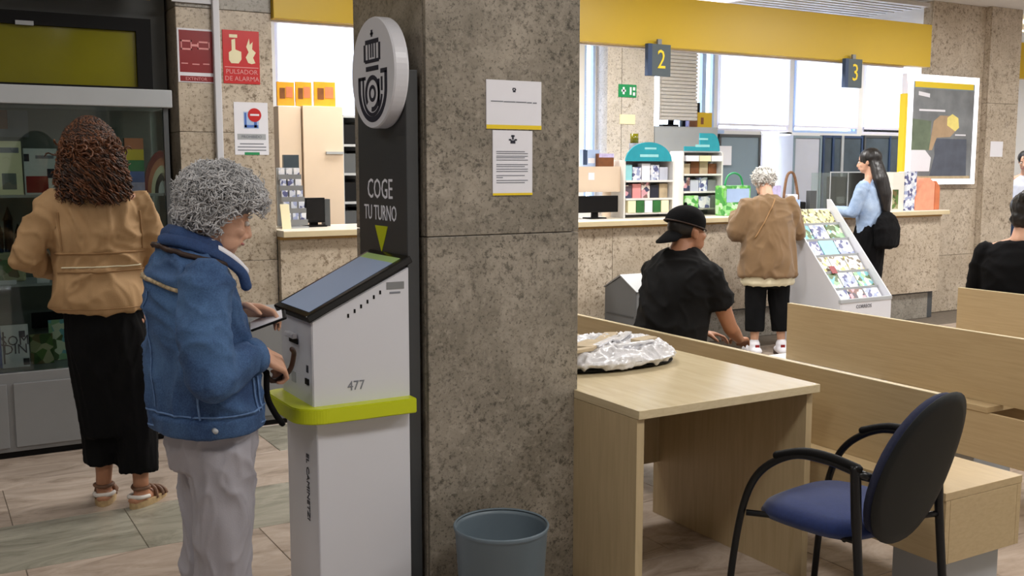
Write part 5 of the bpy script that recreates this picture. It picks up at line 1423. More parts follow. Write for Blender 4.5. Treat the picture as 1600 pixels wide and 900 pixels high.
# seams and trims seen from her right side and back
ring_line(jk, 1.175, 0.0060, M['trim_beige'], t, 'embroidered_trim', cy=-0.05, a0=-2.7, a1=-0.15, tilt=-0.05, off=0.003, R0=0.7)
surf_line(jk, (0.3, -0.09, 0.95), (0.3, -0.075, 0.84), 10, X, 0.0035, M['seam'], t)
surf_line(jk, (0.3, 0.10, 0.93), (0.3, 0.105, 0.84), 8, X, 0.0035, M['seam'], t)
surf_line(jk, (0.3, 0.085, 0.93), (0.3, 0.09, 0.84), 8, X, 0.0035, M['seam'], t)
surf_line(jk, (0.12, -0.4, 1.18), (0.14, -0.4, 0.86), 16, (-0.4, 0.9, 0), 0.002, M['seam'], t)
ring_line(jk, 0.845, 0.003, M['seam'], t, cy=-0.01, a0=-2.9, a1=1.2)
ring_line(jk, 0.80, 0.0028, M['seam'], t, cy=-0.01, a0=-2.9, a1=1.2)
bm = bmesh.new(); add_loft(bm, [(0, -0.012, 0.779, 0.194, 0.146), (0, -0.012, 0.784, 0.206, 0.155), (0, -0.014, 0.832, 0.211, 0.158), (0, -0.014, 0.838, 0.20, 0.148)], 40)
blob('waistband', bm, 0.007, M['denim'], t, 2, (0.003, (9, 9, 9)))
tag(tube('waist_button', [(0.2, -0.045, 0.812), (0.222, -0.045, 0.812)], 0.007, M['grey_light'], t, n=10))
# right cuff
wr = V(J['wr'][1]); el = V(J['el'][1]); dd = (wr - el).normalized()
tube('cuff', [wr - dd * 0.055, wr - dd * 0.012], [0.056, 0.052], M['denim'], t, n=18)
wl_ = V(J['wr'][0]); el0 = V(J['el'][0]); dd0 = (wl_ - el0).normalized()
tube('cuff', [wl_ - dd0 * 0.055, wl_ - dd0 * 0.012], [0.054, 0.050], M['denim'], t, n=18)
# trousers
bm = bmesh.new()
add_loft(bm, [(0, 0.0, 0.66, 0.150, 0.115), (0, 0.0, 0.74, 0.160, 0.125), (0, 0.0, 0.86, 0.15, 0.12)], 28)
for s in (-1, 1):
    add_tube(bm, [(s * 0.075, 0.0, 0.74), (s * 0.083, 0.005, 0.55), (s * 0.087, 0.0, 0.40), (s * 0.09, -0.015, 0.22), (s * 0.092, -0.025, 0.07)], [0.095, 0.088, 0.077, 0.073, 0.074], 18, False)
blob('trousers', bm, 0.007, M['grey_trouser'], t, 2, (0.014, (9, 9, 4)))
for s in (0, 1): shoe(t, J['an'][s], J['toe'][s], M['grey_dark'], M['white_board'])
# hair
HR = rotm(S, F, U)
hcn = hc + U * 0.047 - F * 0.004
bm = bmesh.new(); add_ell(bm, hcn - F * 0.012 + U * 0.004, (0.100, 0.096, 0.078), 3, HR); add_ell(bm, hcn - F * 0.028 - U * 0.045, (0.086, 0.064, 0.066), 3, HR)
hair = blob('hair', bm, 0.008, M['hair_grey_dark'], t, 3, (0.006, (30, 30, 30)))
def msk(u): return not (u.y > 0.30 and u.z < 0.12) and not (u.y > 0.0 and u.z < -0.2)
curls('hair_curls', t, M['hair_grey'], hcn, (HR, (0.104, 0.106, 0.086)), 1100, msk, 0.032, 0.008, 0.0026, 3)
curls('hair_curls', t, M['hair_grey'], hcn, (HR, (0.111, 0.113, 0.093)), 900, msk, 0.030, 0.009, 0.0018, 5)
curls('hair_curls', t, M['hair_grey'], hcn, (HR, (0.117, 0.120, 0.099)), 500, msk, 0.028, 0.010, 0.0013, 15)
curls('hair_curls', t, M['hair_grey'], hcn - F * 0.028 - U * 0.045, (HR, (0.090, 0.070, 0.070)), 460, lambda u: u.y < 0.1, 0.03, 0.009, 0.0025, 8)
# shoulder strap
ring_line(jk, 1.272, 0.008, M['hair_brown_d'], t, 'shoulder_strap', cy=-0.05, a0=-1.9, a1=0.75, tilt=-0.035, off=0.004)

# strap hanging from the right hand, white wallet in the left
tw = thing('wallet', 'open pale wallet with dark edge held before the denim jacket', 'wallet', (0.722 + 0.190, 2.955 + 0.045, 1.060), -PI / 2)
mt = Matrix.Rotation(0.35, 4, 'X') @ Matrix.Rotation(-0.3, 4, 'Z')
box('cover', -0.05, 0.05, -0.055, 0.055, 0, 0.007, M['black'], tw, bevel=0.003, mtx=mt)
box('paper', -0.047, 0.047, -0.054, 0.044, 0.0075, 0.0105, M['paper'], tw, mtx=mt)
hs = thing('bag_strap', 'dark brown strap looped over the hand of the denim-jacketed person', 'strap', (0.722 + 0.155, 2.955 - 0.10, 0.955), 0)
tube('strap', smooth_curve([(-0.035, 0.0, 0.012), (0.0, 0.02, -0.05), (0.055, 0.03, -0.03), (0.062, 0.0, 0.025), (0.05, -0.02, 0.045)], 20), 0.0075, M['hair_brown_d'], hs, n=8, cap=True)
tube('strap', smooth_curve([(-0.02, 0.0, -0.02), (-0.02, 0.0, -0.09), (0.0, 0.0, -0.14), (0.022, 0.0, -0.175)], 16), 0.009, M['black_cloth'], hs, n=8, cap=True)

# ------------------------------------------------------------ woman in the tan jacket at the showcase
t = thing('person', 'person with long auburn hair, tan jacket and black culottes facing the showcase', 'person', (0.745, 4.80, 0), 0.0)
J = dict(head=(-0.055, 0.02, 1.60), look=(0.05, -0.1), neck=(-0.05, -0.01, 1.43),
         torso=[(-0.02, 0, 0.84, 0.14, 0.09), (-0.035, 0, 1.05, 0.11, 0.08), (-0.04, 0, 1.28, 0.14, 0.09), (-0.045, 0, 1.38, 0.12, 0.06)],
         sh=[(-0.215, 0.0, 1.355), (0.135, 0.0, 1.355)], el=[(-0.335, 0.0, 1.145), (0.205, 0.03, 1.12)], wr=[(-0.19, 0.20, 1.05), (0.09, 0.24, 1.07)],
         hand=[((0.7, 0.6, 0.1), (0, 0.2, 1), 0.4, 1), ((-0.6, 0.7, 0.1), (0, 0.2, 1), 0.4, -1)],
         hip=[(-0.07, 0, 0.84), (0.075, 0, 0.84)], kn=[(-0.04, 0.03, 0.45), (0.09, -0.02, 0.45)], an=[(-0.055, 0.06, 0.085), (0.085, -0.06, 0.085)],
         toe=[(0.25, 1, 0), (0.75, 0.75, 0)])
body, hc, F, S, U = body_mesh(t, J, M['skin_b'], 0.007)
face_parts(hc, F, S, U, t)
bm = bmesh.new()
add_loft(bm, [(-0.025, 0, 0.895, 0.205, 0.130), (-0.03, 0, 0.92, 0.211, 0.138), (-0.035, 0, 0.98, 0.205, 0.135), (-0.04, 0, 1.06, 0.185, 0.122), (-0.04, 0, 1.12, 0.188, 0.122), (-0.04, 0, 1.25, 0.205, 0.125), (-0.04, 0, 1.345, 0.205, 0.108), (-0.045, -0.005, 1.395, 0.165, 0.09), (-0.045, 0, 1.43, 0.09, 0.07)], 36)
for s in (0, 1):
    sh, el, wr = V(J['sh'][s]), V(J['el'][s]), V(J['wr'][s])
    add_tube(bm, [sh, sh.lerp(el, 0.5) + V((0, -0.01, 0.005)), el], [0.070, 0.068, 0.060], 16)
    add_tube(bm, [el, el.lerp(wr, 0.5), wr], [0.059, 0.052, 0.042], 16, False)
jk = blob('tan_jacket', bm, 0.009, M['khaki'], t, 2, (0.019, (8, 8, 4)))
surf_line(jk, (-0.22, -0.3, 1.155), (0.15, -0.3, 1.155), 26, (0, 1, 0), 0.0055, M['khaki_dark'], t, 'yoke_edge')
surf_line(jk, (-0.215, -0.3, 1.075), (0.14, -0.3, 1.075), 26, (0, 1, 0), 0.0045, M['khaki_dark'], t, 'waist_seam')
surf_line(jk, (-0.2, -0.3, 1.095), (0.12, -0.3, 1.095), 26, (0, 1, 0), 0.0035, M['cream_cloth'], t, 'waist_cord')
surf_line(jk, (-0.205, -0.3, 1.33), (-0.20, -0.3, 1.17), 10, (0, 1, 0), 0.004, M['khaki_dark'], t, 'sleeve_seam')
surf_line(jk, (0.13, -0.3, 1.33), (0.135, -0.3, 1.17), 10, (0, 1, 0), 0.004, M['khaki_dark'], t, 'sleeve_seam')
ring_line(jk, 0.915, 0.003, M['khaki_dark'], t, 'hem_seam', cx=-0.03)
bm = bmesh.new(); add_loft(bm, [(-0.045, 0.0, 1.40, 0.085, 0.075), (-0.045, 0.005, 1.445, 0.072, 0.068), (-0.045, 0.005, 1.455, 0.06, 0.055)], 24)
blob('jacket_collar', bm, 0.008, M['khaki'], t, 2)
bm = bmesh.new()
add_loft(bm, [(-0.03, 0, 0.90, 0.165, 0.12), (-0.02, 0, 0.80, 0.175, 0.13), (-0.005, 0, 0.62, 0.172, 0.12), (0.01, 0, 0.42, 0.165, 0.105), (0.015, 0, 0.33, 0.158, 0.10)], 30)
add_tube(bm, [(-0.06, 0.02, 0.72), (-0.05, 0.04, 0.45), (-0.052, 0.055, 0.19)], [0.10, 0.095, 0.083], 18, False)
add_tube(bm, [(0.075, 0, 0.72), (0.085, -0.03, 0.45), (0.080, -0.055, 0.155)], [0.10, 0.098, 0.090], 18, False)
blob('culottes', bm, 0.009, M['black_cloth'], t, 4, (0.008, (14, 14, 2)))
def sandal(ank, td, t):
    td = V(td).normalized(); lat = V((td.y, -td.x, 0)); g = V((ank[0], ank[1], 0))
    b = bmesh.new()
    pts = [g + td * (0.052 + 0.128 * math.cos(2 * PI * a / 28)) + lat * 0.046 * math.sin(2 * PI * a / 28) for a in range(28)]
    add_prism(b, [(p.x, p.y) for p in pts], 'z', 0.0, 0.028)
    so = bm_obj('sandal_sole', b, M['sole'], t)
    for f0, h, mm in ((0.10, 0.045, 'sandal'), (0.13, 0.035, 'sandal'), (0.055, 0.062, 'sandal')):
        c0 = g + td * f0
        tube('sandal_strap', smooth_curve([c0 - lat * 0.043 + V((0, 0, 0.018)), c0 - lat * 0.034 + V((0, 0, h)), c0 + V((0, 0, h + 0.014)), c0 + lat * 0.034 + V((0, 0, h)), c0 + lat * 0.043 + V((0, 0, 0.018))], 14), 0.009, M[mm], so, n=6)
    bk_ = g - td * 0.05
    tube('heel_counter', smooth_curve([g - lat * 0.042 + V((0, 0, 0.045)), bk_ - lat * 0.03 + V((0, 0, 0.05)), bk_ - td * 0.012 + V((0, 0, 0.052)), bk_ + lat * 0.03 + V((0, 0, 0.05)), g + lat * 0.042 + V((0, 0, 0.045))], 16), 0.0095, M['sandal_white'], so, n=8, flat=(V((0, 0, 1)), 1.0))
    tube('ankle_strap', smooth_curve([g + td * 0.035 + V((0, 0, 0.088)), g - lat * 0.04 + V((0, 0, 0.085)), g - td * 0.042 + V((0, 0, 0.083)), g + lat * 0.04 + V((0, 0, 0.085)), g + td * 0.035 + V((0, 0, 0.088))], 20), 0.0085, M['sandal'], so, n=6)
for s in (0, 1): sandal(J['an'][s], J['toe'][s], t)
# long curly hair
bm = bmesh.new(); add_ell(bm, hc + V((0, -0.012, 0.04)), (0.088, 0.102, 0.096), 3); add_ell(bm, hc + V((0, -0.06, -0.07)), (0.108, 0.068, 0.11), 3)
blob('hair', bm, 0.009, M['hair_brown_d'], t, 3, (0.008, (25, 25, 16)))
rr = random.Random(11); st = []
for i in range(820):
    a = rr.uniform(-2.45, 2.45) - PI / 2; e = rr.uniform(0.12, 1.45)
    rx, ry, rz_ = 0.090, 0.105, 0.104
    top = hc + V((0, -0.012, 0.04))
    p0 = top + V((rx * math.cos(a) * math.cos(e), ry * math.sin(a) * math.cos(e), rz_ * math.sin(e)))
    o = V((math.cos(a), math.sin(a), 0))
    if o.y > 0.5: continue
    p1 = top + V((rx * 1.14 * math.cos(a), ry * 1.12 * math.sin(a), -0.005))
    zl_ = rr.uniform(-0.225, -0.12) - 0.02 * abs(math.sin(a))
    fl = rr.uniform(0.90, 1.14)
    p2 = hc + V((0.114 * math.cos(a) * fl, 0.10 * math.sin(a) * fl - 0.055, -0.05))
    p3 = hc + V((0.130 * math.cos(a) * fl + rr.uniform(-0.012, 0.012), 0.08 * math.sin(a) * fl - 0.070, zl_))
    zf = 1
    st.append([p0, p1, p2, p3])
half = len(st) // 2
wavy_hair('hair_strands', t, M['hair_brown'], st[:half], 30, 0.015, 0.0038, 14, 4)
wavy_hair('hair_strands', t, M['hair_brown_d'], st[half:], 30, 0.015, 0.0038, 14, 6)
curls('hair_curls', t, M['hair_brown'], hc + V((0, -0.05, 0.0)), (Matrix.Identity(4), (0.108, 0.100, 0.135)), 420, lambda u: u.y < 0.35 and u.z < 0.35, 0.06, 0.012, 0.0038, 9, 0.9)

# ------------------------------------------------------------ man with reversed cap, seated
t = thing('person', 'seated person in black t-shirt and reversed black cap behind the desk, seen from behind', 'person', (3.20, 3.93, 0), -PI / 2 + 0.12)
J = dict(head=(0.0, 0.125, 1.205), look=(0.0, 0.18), neck=(0, 0.07, 1.09), hk=1.0,
         torso=[(0, 0, 0.47, 0.15, 0.10), (0, 0.02, 0.65, 0.13, 0.09), (0, 0.06, 0.90, 0.16, 0.10), (0, 0.07, 1.0, 0.14, 0.07)],
         sh=[(-0.185, 0.09, 1.01), (0.180, 0.09, 1.01)], el=[(-0.24, 0.16, 0.75), (0.225, 0.20, 0.745)], wr=[(-0.12, 0.36, 0.66), (0.13, 0.38, 0.655)],
         hand=[((0.5, 0.85, -0.1), (0, 0.1, 1), 0.4, 1), ((-0.5, 0.85, -0.1), (0, 0.1, 1), 0.4, -1)],
         hip=[(-0.09, 0.03, 0.53), (0.09, 0.03, 0.53)], kn=[(-0.12, 0.46, 0.51), (0.12, 0.46, 0.51)], an=[(-0.12, 0.44, 0.09), (0.12, 0.44, 0.09)],
         toe=[(-0.1, 1, 0), (0.1, 1, 0)])
body, hc, F, S, U = body_mesh(t, J, M['skin_b'], 0.007)
face_parts(hc, F, S, U, t, 0.96, 'hair_black')
bm = bmesh.new()
add_loft(bm, [(0, 0.0, 0.50, 0.175, 0.13), (0, 0.0, 0.56, 0.195, 0.145), (0, 0.01, 0.68, 0.200, 0.145), (0, 0.03, 0.80, 0.205, 0.140), (0, 0.055, 0.93, 0.212, 0.135), (0, 0.07, 1.02, 0.205, 0.115), (0, 0.075, 1.075, 0.165, 0.095), (0, 0.08, 1.11, 0.105, 0.080), (0, 0.085, 1.125, 0.078, 0.070)], 36)
for s in (0, 1):
    sh, el = V(J['sh'][s]), V(J['el'][s])
    add_tube(bm, [sh - V((0, 0, 0.0)), sh.lerp(el, 0.40), sh.lerp(el, 0.60)], [0.070, 0.072, 0.072], 16, False); add_ell(bm, sh - V((sh.x * 0.12, 0, 0.005)), (0.078, 0.075, 0.068), 3)
blob('t_shirt', bm, 0.009, M['black_tee'], t, 3, (0.014, (6, 6, 6)))
bm = bmesh.new()
for s in (-1, 1):
    add_tube(bm, [(s * 0.085, 0.02, 0.535), (s * 0.11, 0.25, 0.535), (s * 0.12, 0.455, 0.515)], [0.088, 0.082, 0.068], 16)
    add_tube(bm, [(s * 0.12, 0.46, 0.51), (s * 0.12, 0.45, 0.28), (s * 0.12, 0.44, 0.10)], [0.068, 0.062, 0.055], 16, False)
blob('trousers', bm, 0.009, M['black_cloth'], t, 3, (0.006, (9, 9, 9)))
for s in (0, 1): shoe(t, J['an'][s], J['toe'][s], M['black'], M['white_board'])
HR = rotm(S, F, U)
bm = bmesh.new(); add_ell(bm, hc + U * 0.026 - F * 0.02, (0.076, 0.088, 0.075), 3, HR)
blob('hair', bm, 0.008, M['hair_black'], t, 2)
bm = bmesh.new(); cc = hc + U * 0.045 - F * 0.014
add_ell(bm, cc, (0.093, 0.108, 0.088), 4, HR)
bmesh.ops.bisect_plane(bm, geom=bm.verts[:] + bm.edges[:] + bm.faces[:], plane_co=cc - U * 0.018 - F * 0.0, plane_no=-(U + F * 0.30).normalized(), clear_outer=True)
bmesh.ops.holes_fill(bm, edges=[e for e in bm.edges if e.is_boundary])
cap_ = bm_obj('cap', bm, M['black_cloth'], t, True)
bm = bmesh.new(); pts = []
n = 12
top_, bot_ = [], []
for i in range(n + 1):
    u = -1 + 2 * i / n
    for lst, r_ in ((top_, 0.0), (bot_, 1.0)):
        reach = 0.075 * (1 - 0.55 * u * u) if r_ else 0
        p = cc - U * (0.036 + 0.75 * reach) - F * (0.090 * math.sqrt(max(0, 1 - 0.45 * u * u)) + reach) + S * (u * 0.072) - U * 0.018 * u * u
        lst.append(p)
a_ = [bm.verts.new(p) for p in top_]; b_ = [bm.verts.new(p) for p in bot_]
a2 = [bm.verts.new(p - U * 0.006) for p in top_]; b2 = [bm.verts.new(p - U * 0.006) for p in bot_]
for i in range(n):
    bm.faces.new([a_[i], a_[i + 1], b_[i + 1], b_[i]]); bm.faces.new([a2[i], b2[i], b2[i + 1], a2[i + 1]])
    bm.faces.new([b_[i], b_[i + 1], b2[i + 1], b2[i]]); bm.faces.new([a_[i + 1], a_[i], a2[i], a2[i + 1]])
bm.faces.new([a_[0], b_[0], b2[0], a2[0]]); bm.faces.new([a_[n], a2[n], b2[n], b_[n]])
bm_obj('cap_visor', bm, M['black_cloth'], t, True)
tube('cap_button', [cc + U * 0.086, cc + U * 0.092], 0.009, M['black_cloth'], t, n=10, cap=True)
tube('cap_band', [cc + HR.to_3x3() @ V((0.0945 * math.cos(2 * PI * i / 32), 0.109 * math.sin(2 * PI * i / 32), -0.013 - 0.032 * math.sin(2 * PI * i / 32))) for i in range(33)], 0.004, M['hair_brown_d'], t, n=6)

# ------------------------------------------------------------ white-haired woman in the camel cardigan
t = thing('person', 'person with short white hair and loose camel cardigan leaning on the service counter', 'person', (5.965, 6.07, 0), -0.42)
J = dict(head=(0.0, 0.16, 1.40), look=(0.55, 0.0), neck=(0, 0.06, 1.27), hk=0.92,
         torso=[(0, 0, 0.78, 0.15, 0.10), (0, 0, 1.0, 0.14, 0.09), (0, 0.03, 1.18, 0.15, 0.09), (0, 0.04, 1.26, 0.12, 0.06)],
         sh=[(-0.175, 0.04, 1.21), (0.175, 0.04, 1.21)], el=[(-0.255, 0.04, 1.0), (0.265, 0.05, 0.99)], wr=[(-0.20, 0.25, 1.15), (0.18, 0.27, 1.15)],
         hand=[((0.4, 0.9, 0.0), (0, 0, 1), 0.4, 1), ((-0.4, 0.9, 0.0), (0, 0, 1), 0.4, -1)],
         hip=[(-0.085, 0, 0.78), (0.085, 0, 0.78)], kn=[(-0.095, 0, 0.43), (0.105, 0, 0.43)], an=[(-0.105, -0.02, 0.09), (0.12, -0.03, 0.09)],
         toe=[(-0.15, 1, 0), (0.15, 1, 0)])
body, hc, F, S, U = body_mesh(t, J, M['skin'], 0.009)
face_parts(hc, F, S, U, t, 0.92, 'hair_white')
bm = bmesh.new()
add_loft(bm, [(0, -0.005, 0.64, 0.245, 0.165), (0, -0.005, 0.66, 0.252, 0.172), (0, -0.005, 0.80, 0.235, 0.165), (0, 0, 0.95, 0.215, 0.15), (0, 0.01, 1.10, 0.205, 0.135), (0, 0.03, 1.21, 0.190, 0.115), (0, 0.045, 1.275, 0.13, 0.09), (0, 0.06, 1.31, 0.075, 0.065)], 36)
for s in (0, 1):
    sh, el, wr = V(J['sh'][s]), V(J['el'][s]), V(J['wr'][s])
    add_tube(bm, [sh, sh.lerp(el, 0.5), el], [0.080, 0.082, 0.076], 16)
    add_tube(bm, [el, el.lerp(wr, 0.5), wr], [0.074, 0.066, 0.05], 16, False)
cg = blob('cardigan', bm, 0.011, M['brown_coat'], t, 3, (0.016, (7, 7, 1.5)))
surf_line(cg, (-0.15, -0.4, 0.97), (0.02, -0.4, 1.27), 22, (0, 1, 0), 0.006, M['khaki_dark'], t, 'bag_strap', off=0.003)
bm = bmesh.new(); add_loft(bm, [(0, 0, 0.575, 0.205, 0.13), (0, 0, 0.60, 0.222, 0.145), (0, 0, 0.70, 0.21, 0.14)], 30)
blob('cream_shirt', bm, 0.010, M['cream_cloth'], t, 2, (0.006, (14, 14, 2)))
bm = bmesh.new(); add_loft(bm, [(0, 0, 0.56, 0.17, 0.11), (0, 0, 0.75, 0.17, 0.12)], 20)
for s, dx in ((-1, -0.105), (1, 0.12)):
    add_tube(bm, [(s * 0.09, 0, 0.7), (s * 0.098, 0, 0.45), (dx, -0.02, 0.20)], [0.095, 0.086, 0.078], 16, False)
blob('trousers', bm, 0.010, M['black_cloth'], t, 3, (0.004, (10, 10, 3)))
for s in (0, 1):
    o = shoe(t, J['an'][s], J['toe'][s], M['paper'], M['hair_brown_d'])
    a_ = V(J['an'][s]); td = V(J['toe'][s]).normalized(); p_ = V((a_.x, a_.y, 0.085)) - td * 0.052
    box('heel_tab', p_.x - 0.016, p_.x + 0.016, p_.y - 0.008, p_.y + 0.004, 0.075, 0.095, M['red_dark'], o)
HR = rotm(S, F, U); hcn = hc + U * 0.03 - F * 0.02
bm = bmesh.new(); add_ell(bm, hcn, (0.085, 0.095, 0.082), 3, HR)
blob('hair', bm, 0.009, M['hair_white'], t, 2, (0.004, (30, 30, 30)))
curls('hair_curls', t, M['hair_white'], hcn, (HR, (0.088, 0.098, 0.085)), 260, lambda u: not (u.y > 0.3 and u.z < 0.3), 0.028, 0.006, 0.004, 3)

# ------------------------------------------------------------ long black-haired young woman at the counter
t = thing('person', 'person with very long black hair and pale denim shirt standing at the service counter', 'person', (7.48, 6.36, 0), 0.30)
J = dict(head=(0.0, 0.03, 1.575), look=(0.15, -0.25), neck=(0, 0.0, 1.42), hk=0.95,
         torso=[(0, 0, 0.88, 0.14, 0.09), (0, 0, 1.08, 0.11, 0.08), (0, 0.0, 1.28, 0.14, 0.09), (0, 0.0, 1.37, 0.12, 0.06)],
         sh=[(-0.165, 0.0, 1.345), (0.165, 0.0, 1.345)], el=[(-0.21, 0.06, 1.12), (0.22, 0.0, 1.10)], wr=[(-0.16, 0.27, 1.14), (0.13, 0.20, 1.14)],
         hand=[((0.2, 0.9, 0.0), (0, 0, 1), 0.3, 1), ((-0.4, 0.9, 0.0), (0, 0, 1), 0.3, -1)],
         hip=[(-0.08, 0, 0.86), (0.08, 0, 0.86)], kn=[(-0.085, 0, 0.47), (0.085, 0.02, 0.47)], an=[(-0.09, -0.02, 0.09), (0.09, 0.0, 0.09)],
         toe=[(-0.15, 1, 0), (0.15, 1, 0)])
body, hc, F, S, U = body_mesh(t, J, M['skin'], 0.009)
face_parts(hc, F, S, U, t, 0.95, 'hair_black')
bm = bmesh.new()
add_loft(bm, [(0, 0, 0.93, 0.165, 0.11), (0, 0, 1.05, 0.155, 0.105), (0, 0, 1.2, 0.17, 0.11), (0, 0, 1.33, 0.175, 0.095), (0, 0, 1.39, 0.12, 0.075), (0, 0, 1.42, 0.07, 0.06)], 30)
for s in (0, 1):
    sh, el, wr = V(J['sh'][s]), V(J['el'][s]), V(J['wr'][s])
    add_tube(bm, [sh, sh.lerp(el, 0.5), el], [0.064, 0.060, 0.054], 14)
    add_tube(bm, [el, el.lerp(wr, 0.5), wr], [0.053, 0.048, 0.040], 14, False)
blob('denim_shirt', bm, 0.010, M['denim_pale'], t, 3, (0.006, (9, 9, 6)))
bm = bmesh.new()
add_loft(bm, [(0, 0, 1.02, 0.15, 0.105), (0, 0, 0.92, 0.175, 0.125), (0, 0, 0.8, 0.185, 0.13), (0, 0, 0.5, 0.165, 0.115), (0, 0, 0.12, 0.16, 0.115)][::-1], 30)
blob('wide_trousers', bm, 0.010, M['black_cloth'], t, 3, (0.008, (12, 12, 1.5)))
for s in (0, 1): shoe(t, J['an'][s], J['toe'][s], M['black'], M['black'])
HR = rotm(S, F, U)
bm = bmesh.new(); add_ell(bm, hc + U * 0.032 - F * 0.022, (0.088, 0.098, 0.09), 3, HR)
add_tube(bm, [hc - F * 0.055, hc + V((0.01, -0.115, -0.16)), hc + V((0.03, -0.15, -0.30)), hc + V((0.05, -0.16, -0.44))], [0.085, 0.105, 0.100, 0.06], 16, True, (V((0, 1, 0)), 0.5))
blob('hair', bm, 0.009, M['hair_black'], t, 3, (0.004, (30, 30, 2)))
bm = bmesh.new()
add_loft(bm, [(0.04, -0.15, 0.80, 0.15, 0.06), (0.04, -0.15, 0.83, 0.19, 0.09), (0.02, -0.155, 0.98, 0.20, 0.09), (0.02, -0.15, 1.08, 0.15, 0.06), (0.04, -0.14, 1.13, 0.05, 0.03)], 24)
add_tube(bm, smooth_curve([(0.08, -0.12, 1.08), (0.11, -0.12, 1.25), (0.12, -0.04, 1.40), (0.10, 0.08, 1.3)], 14), 0.018, 8)
bgm = blob('shoulder_bag', bm, 0.009, M['black_cloth'], None, 3, (0.008, (8, 8, 8)))
bgm.location = t.location; bgm.rotation_euler = t.rotation_euler
tag(bgm, 'slouchy black shoulder bag worn by the long-haired person at the counter', 'bag')

# ------------------------------------------------------------ seated person at the right edge
t = thing('person', 'seated dark-haired person in black top at the right edge, behind the farthest bench', 'person', (5.66, 3.70, 0), -PI / 2 + 0.45)
J = dict(head=(0.02, 0.08, 1.25), look=(0.12, 0.1), neck=(0, 0.02, 1.08),
         torso=[(0, 0, 0.47, 0.15, 0.10), (0, 0, 0.70, 0.14, 0.09), (0, 0.02, 0.92, 0.17, 0.10), (0, 0.02, 1.03, 0.15, 0.07)],
         sh=[(-0.19, 0.03, 1.01), (0.19, 0.03, 1.01)], el=[(-0.24, 0.06, 0.75), (0.24, 0.06, 0.75)], wr=[(-0.12, 0.28, 0.68), (0.12, 0.28, 0.68)],
         hand=[((0.4, 0.9, 0.0), (0, 0, 1), 0.4, 1), ((-0.4, 0.9, 0.0), (0, 0, 1), 0.4, -1)],
         hip=[(-0.09, 0.0, 0.53), (0.09, 0.0, 0.53)], kn=[(-0.11, 0.44, 0.51), (0.11, 0.44, 0.51)], an=[(-0.11, 0.42, 0.09), (0.11, 0.42, 0.09)],
         toe=[(-0.1, 1, 0), (0.1, 1, 0)])
body, hc, F, S, U = body_mesh(t, J, M['skin'], 0.009)
face_parts(hc, F, S, U, t, 1.0, 'hair_black')
bm = bmesh.new()
add_loft(bm, [(0, 0, 0.49, 0.18, 0.13), (0, 0, 0.60, 0.195, 0.14), (0, 0, 0.80, 0.20, 0.135), (0, 0.01, 0.95, 0.215, 0.13), (0, 0.02, 1.03, 0.20, 0.105), (0, 0.02, 1.075, 0.135, 0.08), (0, 0.02, 1.095, 0.07, 0.055)], 36)
for s in (0, 1):
    sh, el, wr = V(J['sh'][s]), V(J['el'][s]), V(J['wr'][s])
    add_tube(bm, [sh, sh.lerp(el, 0.5), el], [0.072, 0.072, 0.064], 16)
    add_tube(bm, [el, el.lerp(wr, 0.5), wr], [0.062, 0.055, 0.045], 14, False)
blob('black_top', bm, 0.010, M['black_cloth'], t, 4, (0.008, (7, 7, 6)))
bm = bmesh.new()
for s in (-1, 1):
    add_tube(bm, [(s * 0.085, 0.0, 0.535), (s * 0.11, 0.43, 0.52)], [0.085, 0.066], 16)
    add_tube(bm, [(s * 0.11, 0.44, 0.51), (s * 0.11, 0.42, 0.10)], [0.066, 0.055], 16, False)
blob('trousers', bm, 0.010, M['black_cloth'], t, 3)
for s in (0, 1): shoe(t, J['an'][s], J['toe'][s], M['black'], M['black'])
bm = bmesh.new(); add_ell(bm, hc + V((0, -0.02, 0.035)), (0.092, 0.10, 0.10), 3); add_ell(bm, hc + V((-0.01, -0.07, -0.03)), (0.075, 0.05, 0.06), 3); add_ell(bm, hc + V((0, -0.10, 0.10)), (0.04, 0.04, 0.04), 3)
blob('hair', bm, 0.009, M['hair_black'], t, 3, (0.006, (25, 25, 12)))

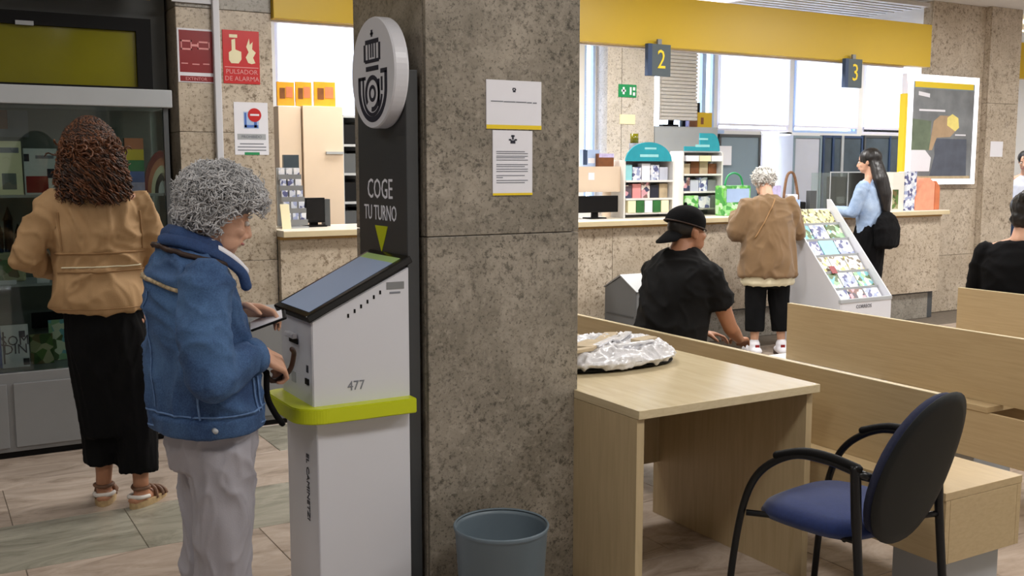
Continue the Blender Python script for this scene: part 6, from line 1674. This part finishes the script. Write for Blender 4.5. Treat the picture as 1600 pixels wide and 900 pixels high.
# ------------------------------------------------------------ standing person beyond the right pier
q = at(1600, 300, y=7.6)
t = thing('person', 'partly hidden dark-haired person in grey top beyond the right stone pier', 'person', (q.x + 0.02, 7.6, 0), PI * 0.62)
J = dict(head=(0.0, 0.06, 1.60), look=(0.35, 0.0), neck=(0, 0.0, 1.42),
         torso=[(0, 0, 0.88, 0.14, 0.09), (0, 0, 1.1, 0.12, 0.08), (0, 0.0, 1.3, 0.15, 0.09), (0, 0.0, 1.38, 0.13, 0.06)],
         sh=[(-0.18, 0.0, 1.36), (0.18, 0.0, 1.36)], el=[(-0.21, 0.02, 1.12), (0.21, 0.02, 1.12)], wr=[(-0.12, 0.24, 1.15), (0.12, 0.24, 1.15)],
         hand=[((0.4, 0.9, 0.0), (0, 0, 1), 0.4, 1), ((-0.4, 0.9, 0.0), (0, 0, 1), 0.4, -1)],
         hip=[(-0.085, 0, 0.86), (0.085, 0, 0.86)], kn=[(-0.09, 0, 0.47), (0.09, 0, 0.47)], an=[(-0.095, 0, 0.09), (0.095, 0, 0.09)],
         toe=[(-0.1, 1, 0), (0.1, 1, 0)])
body, hc, F, S, U = body_mesh(t, J, M['skin'], 0.010)
face_parts(hc, F, S, U, t, 1.0, 'hair_black')
bm = bmesh.new()
add_loft(bm, [(0, 0, 0.85, 0.19, 0.13), (0, 0, 1.1, 0.175, 0.12), (0, 0, 1.3, 0.185, 0.115), (0, 0, 1.40, 0.12, 0.08), (0, 0, 1.43, 0.07, 0.06)], 28)
for s in (0, 1):
    sh, el, wr = V(J['sh'][s]), V(J['el'][s]), V(J['wr'][s])
    add_tube(bm, [sh, el], [0.066, 0.056], 14); add_tube(bm, [el, wr], [0.055, 0.042], 14, False)
blob('grey_top', bm, 0.011, M['panel_lilac'], t, 3, (0.006, (8, 8, 6)))
bm = bmesh.new(); add_loft(bm, [(0, 0, 0.7, 0.16, 0.11), (0, 0, 0.9, 0.16, 0.11)], 20)
for s in (-1, 1): add_tube(bm, [(s * 0.085, 0, 0.8), (s * 0.095, 0, 0.1)], [0.09, 0.065], 14, False)
blob('trousers', bm, 0.011, M['navy'], t, 3)
for s in (0, 1): shoe(t, J['an'][s], J['toe'][s], M['black'], M['black'])
bm = bmesh.new(); add_ell(bm, hc + U * 0.035 - F * 0.02, (0.09, 0.10, 0.09), 3, rotm(S, F, U)); add_ell(bm, hc - F * 0.09 + U * 0.05, (0.05, 0.05, 0.05), 3)
blob('hair', bm, 0.010, M['hair_black'], t, 3, (0.005, (25, 25, 12)))
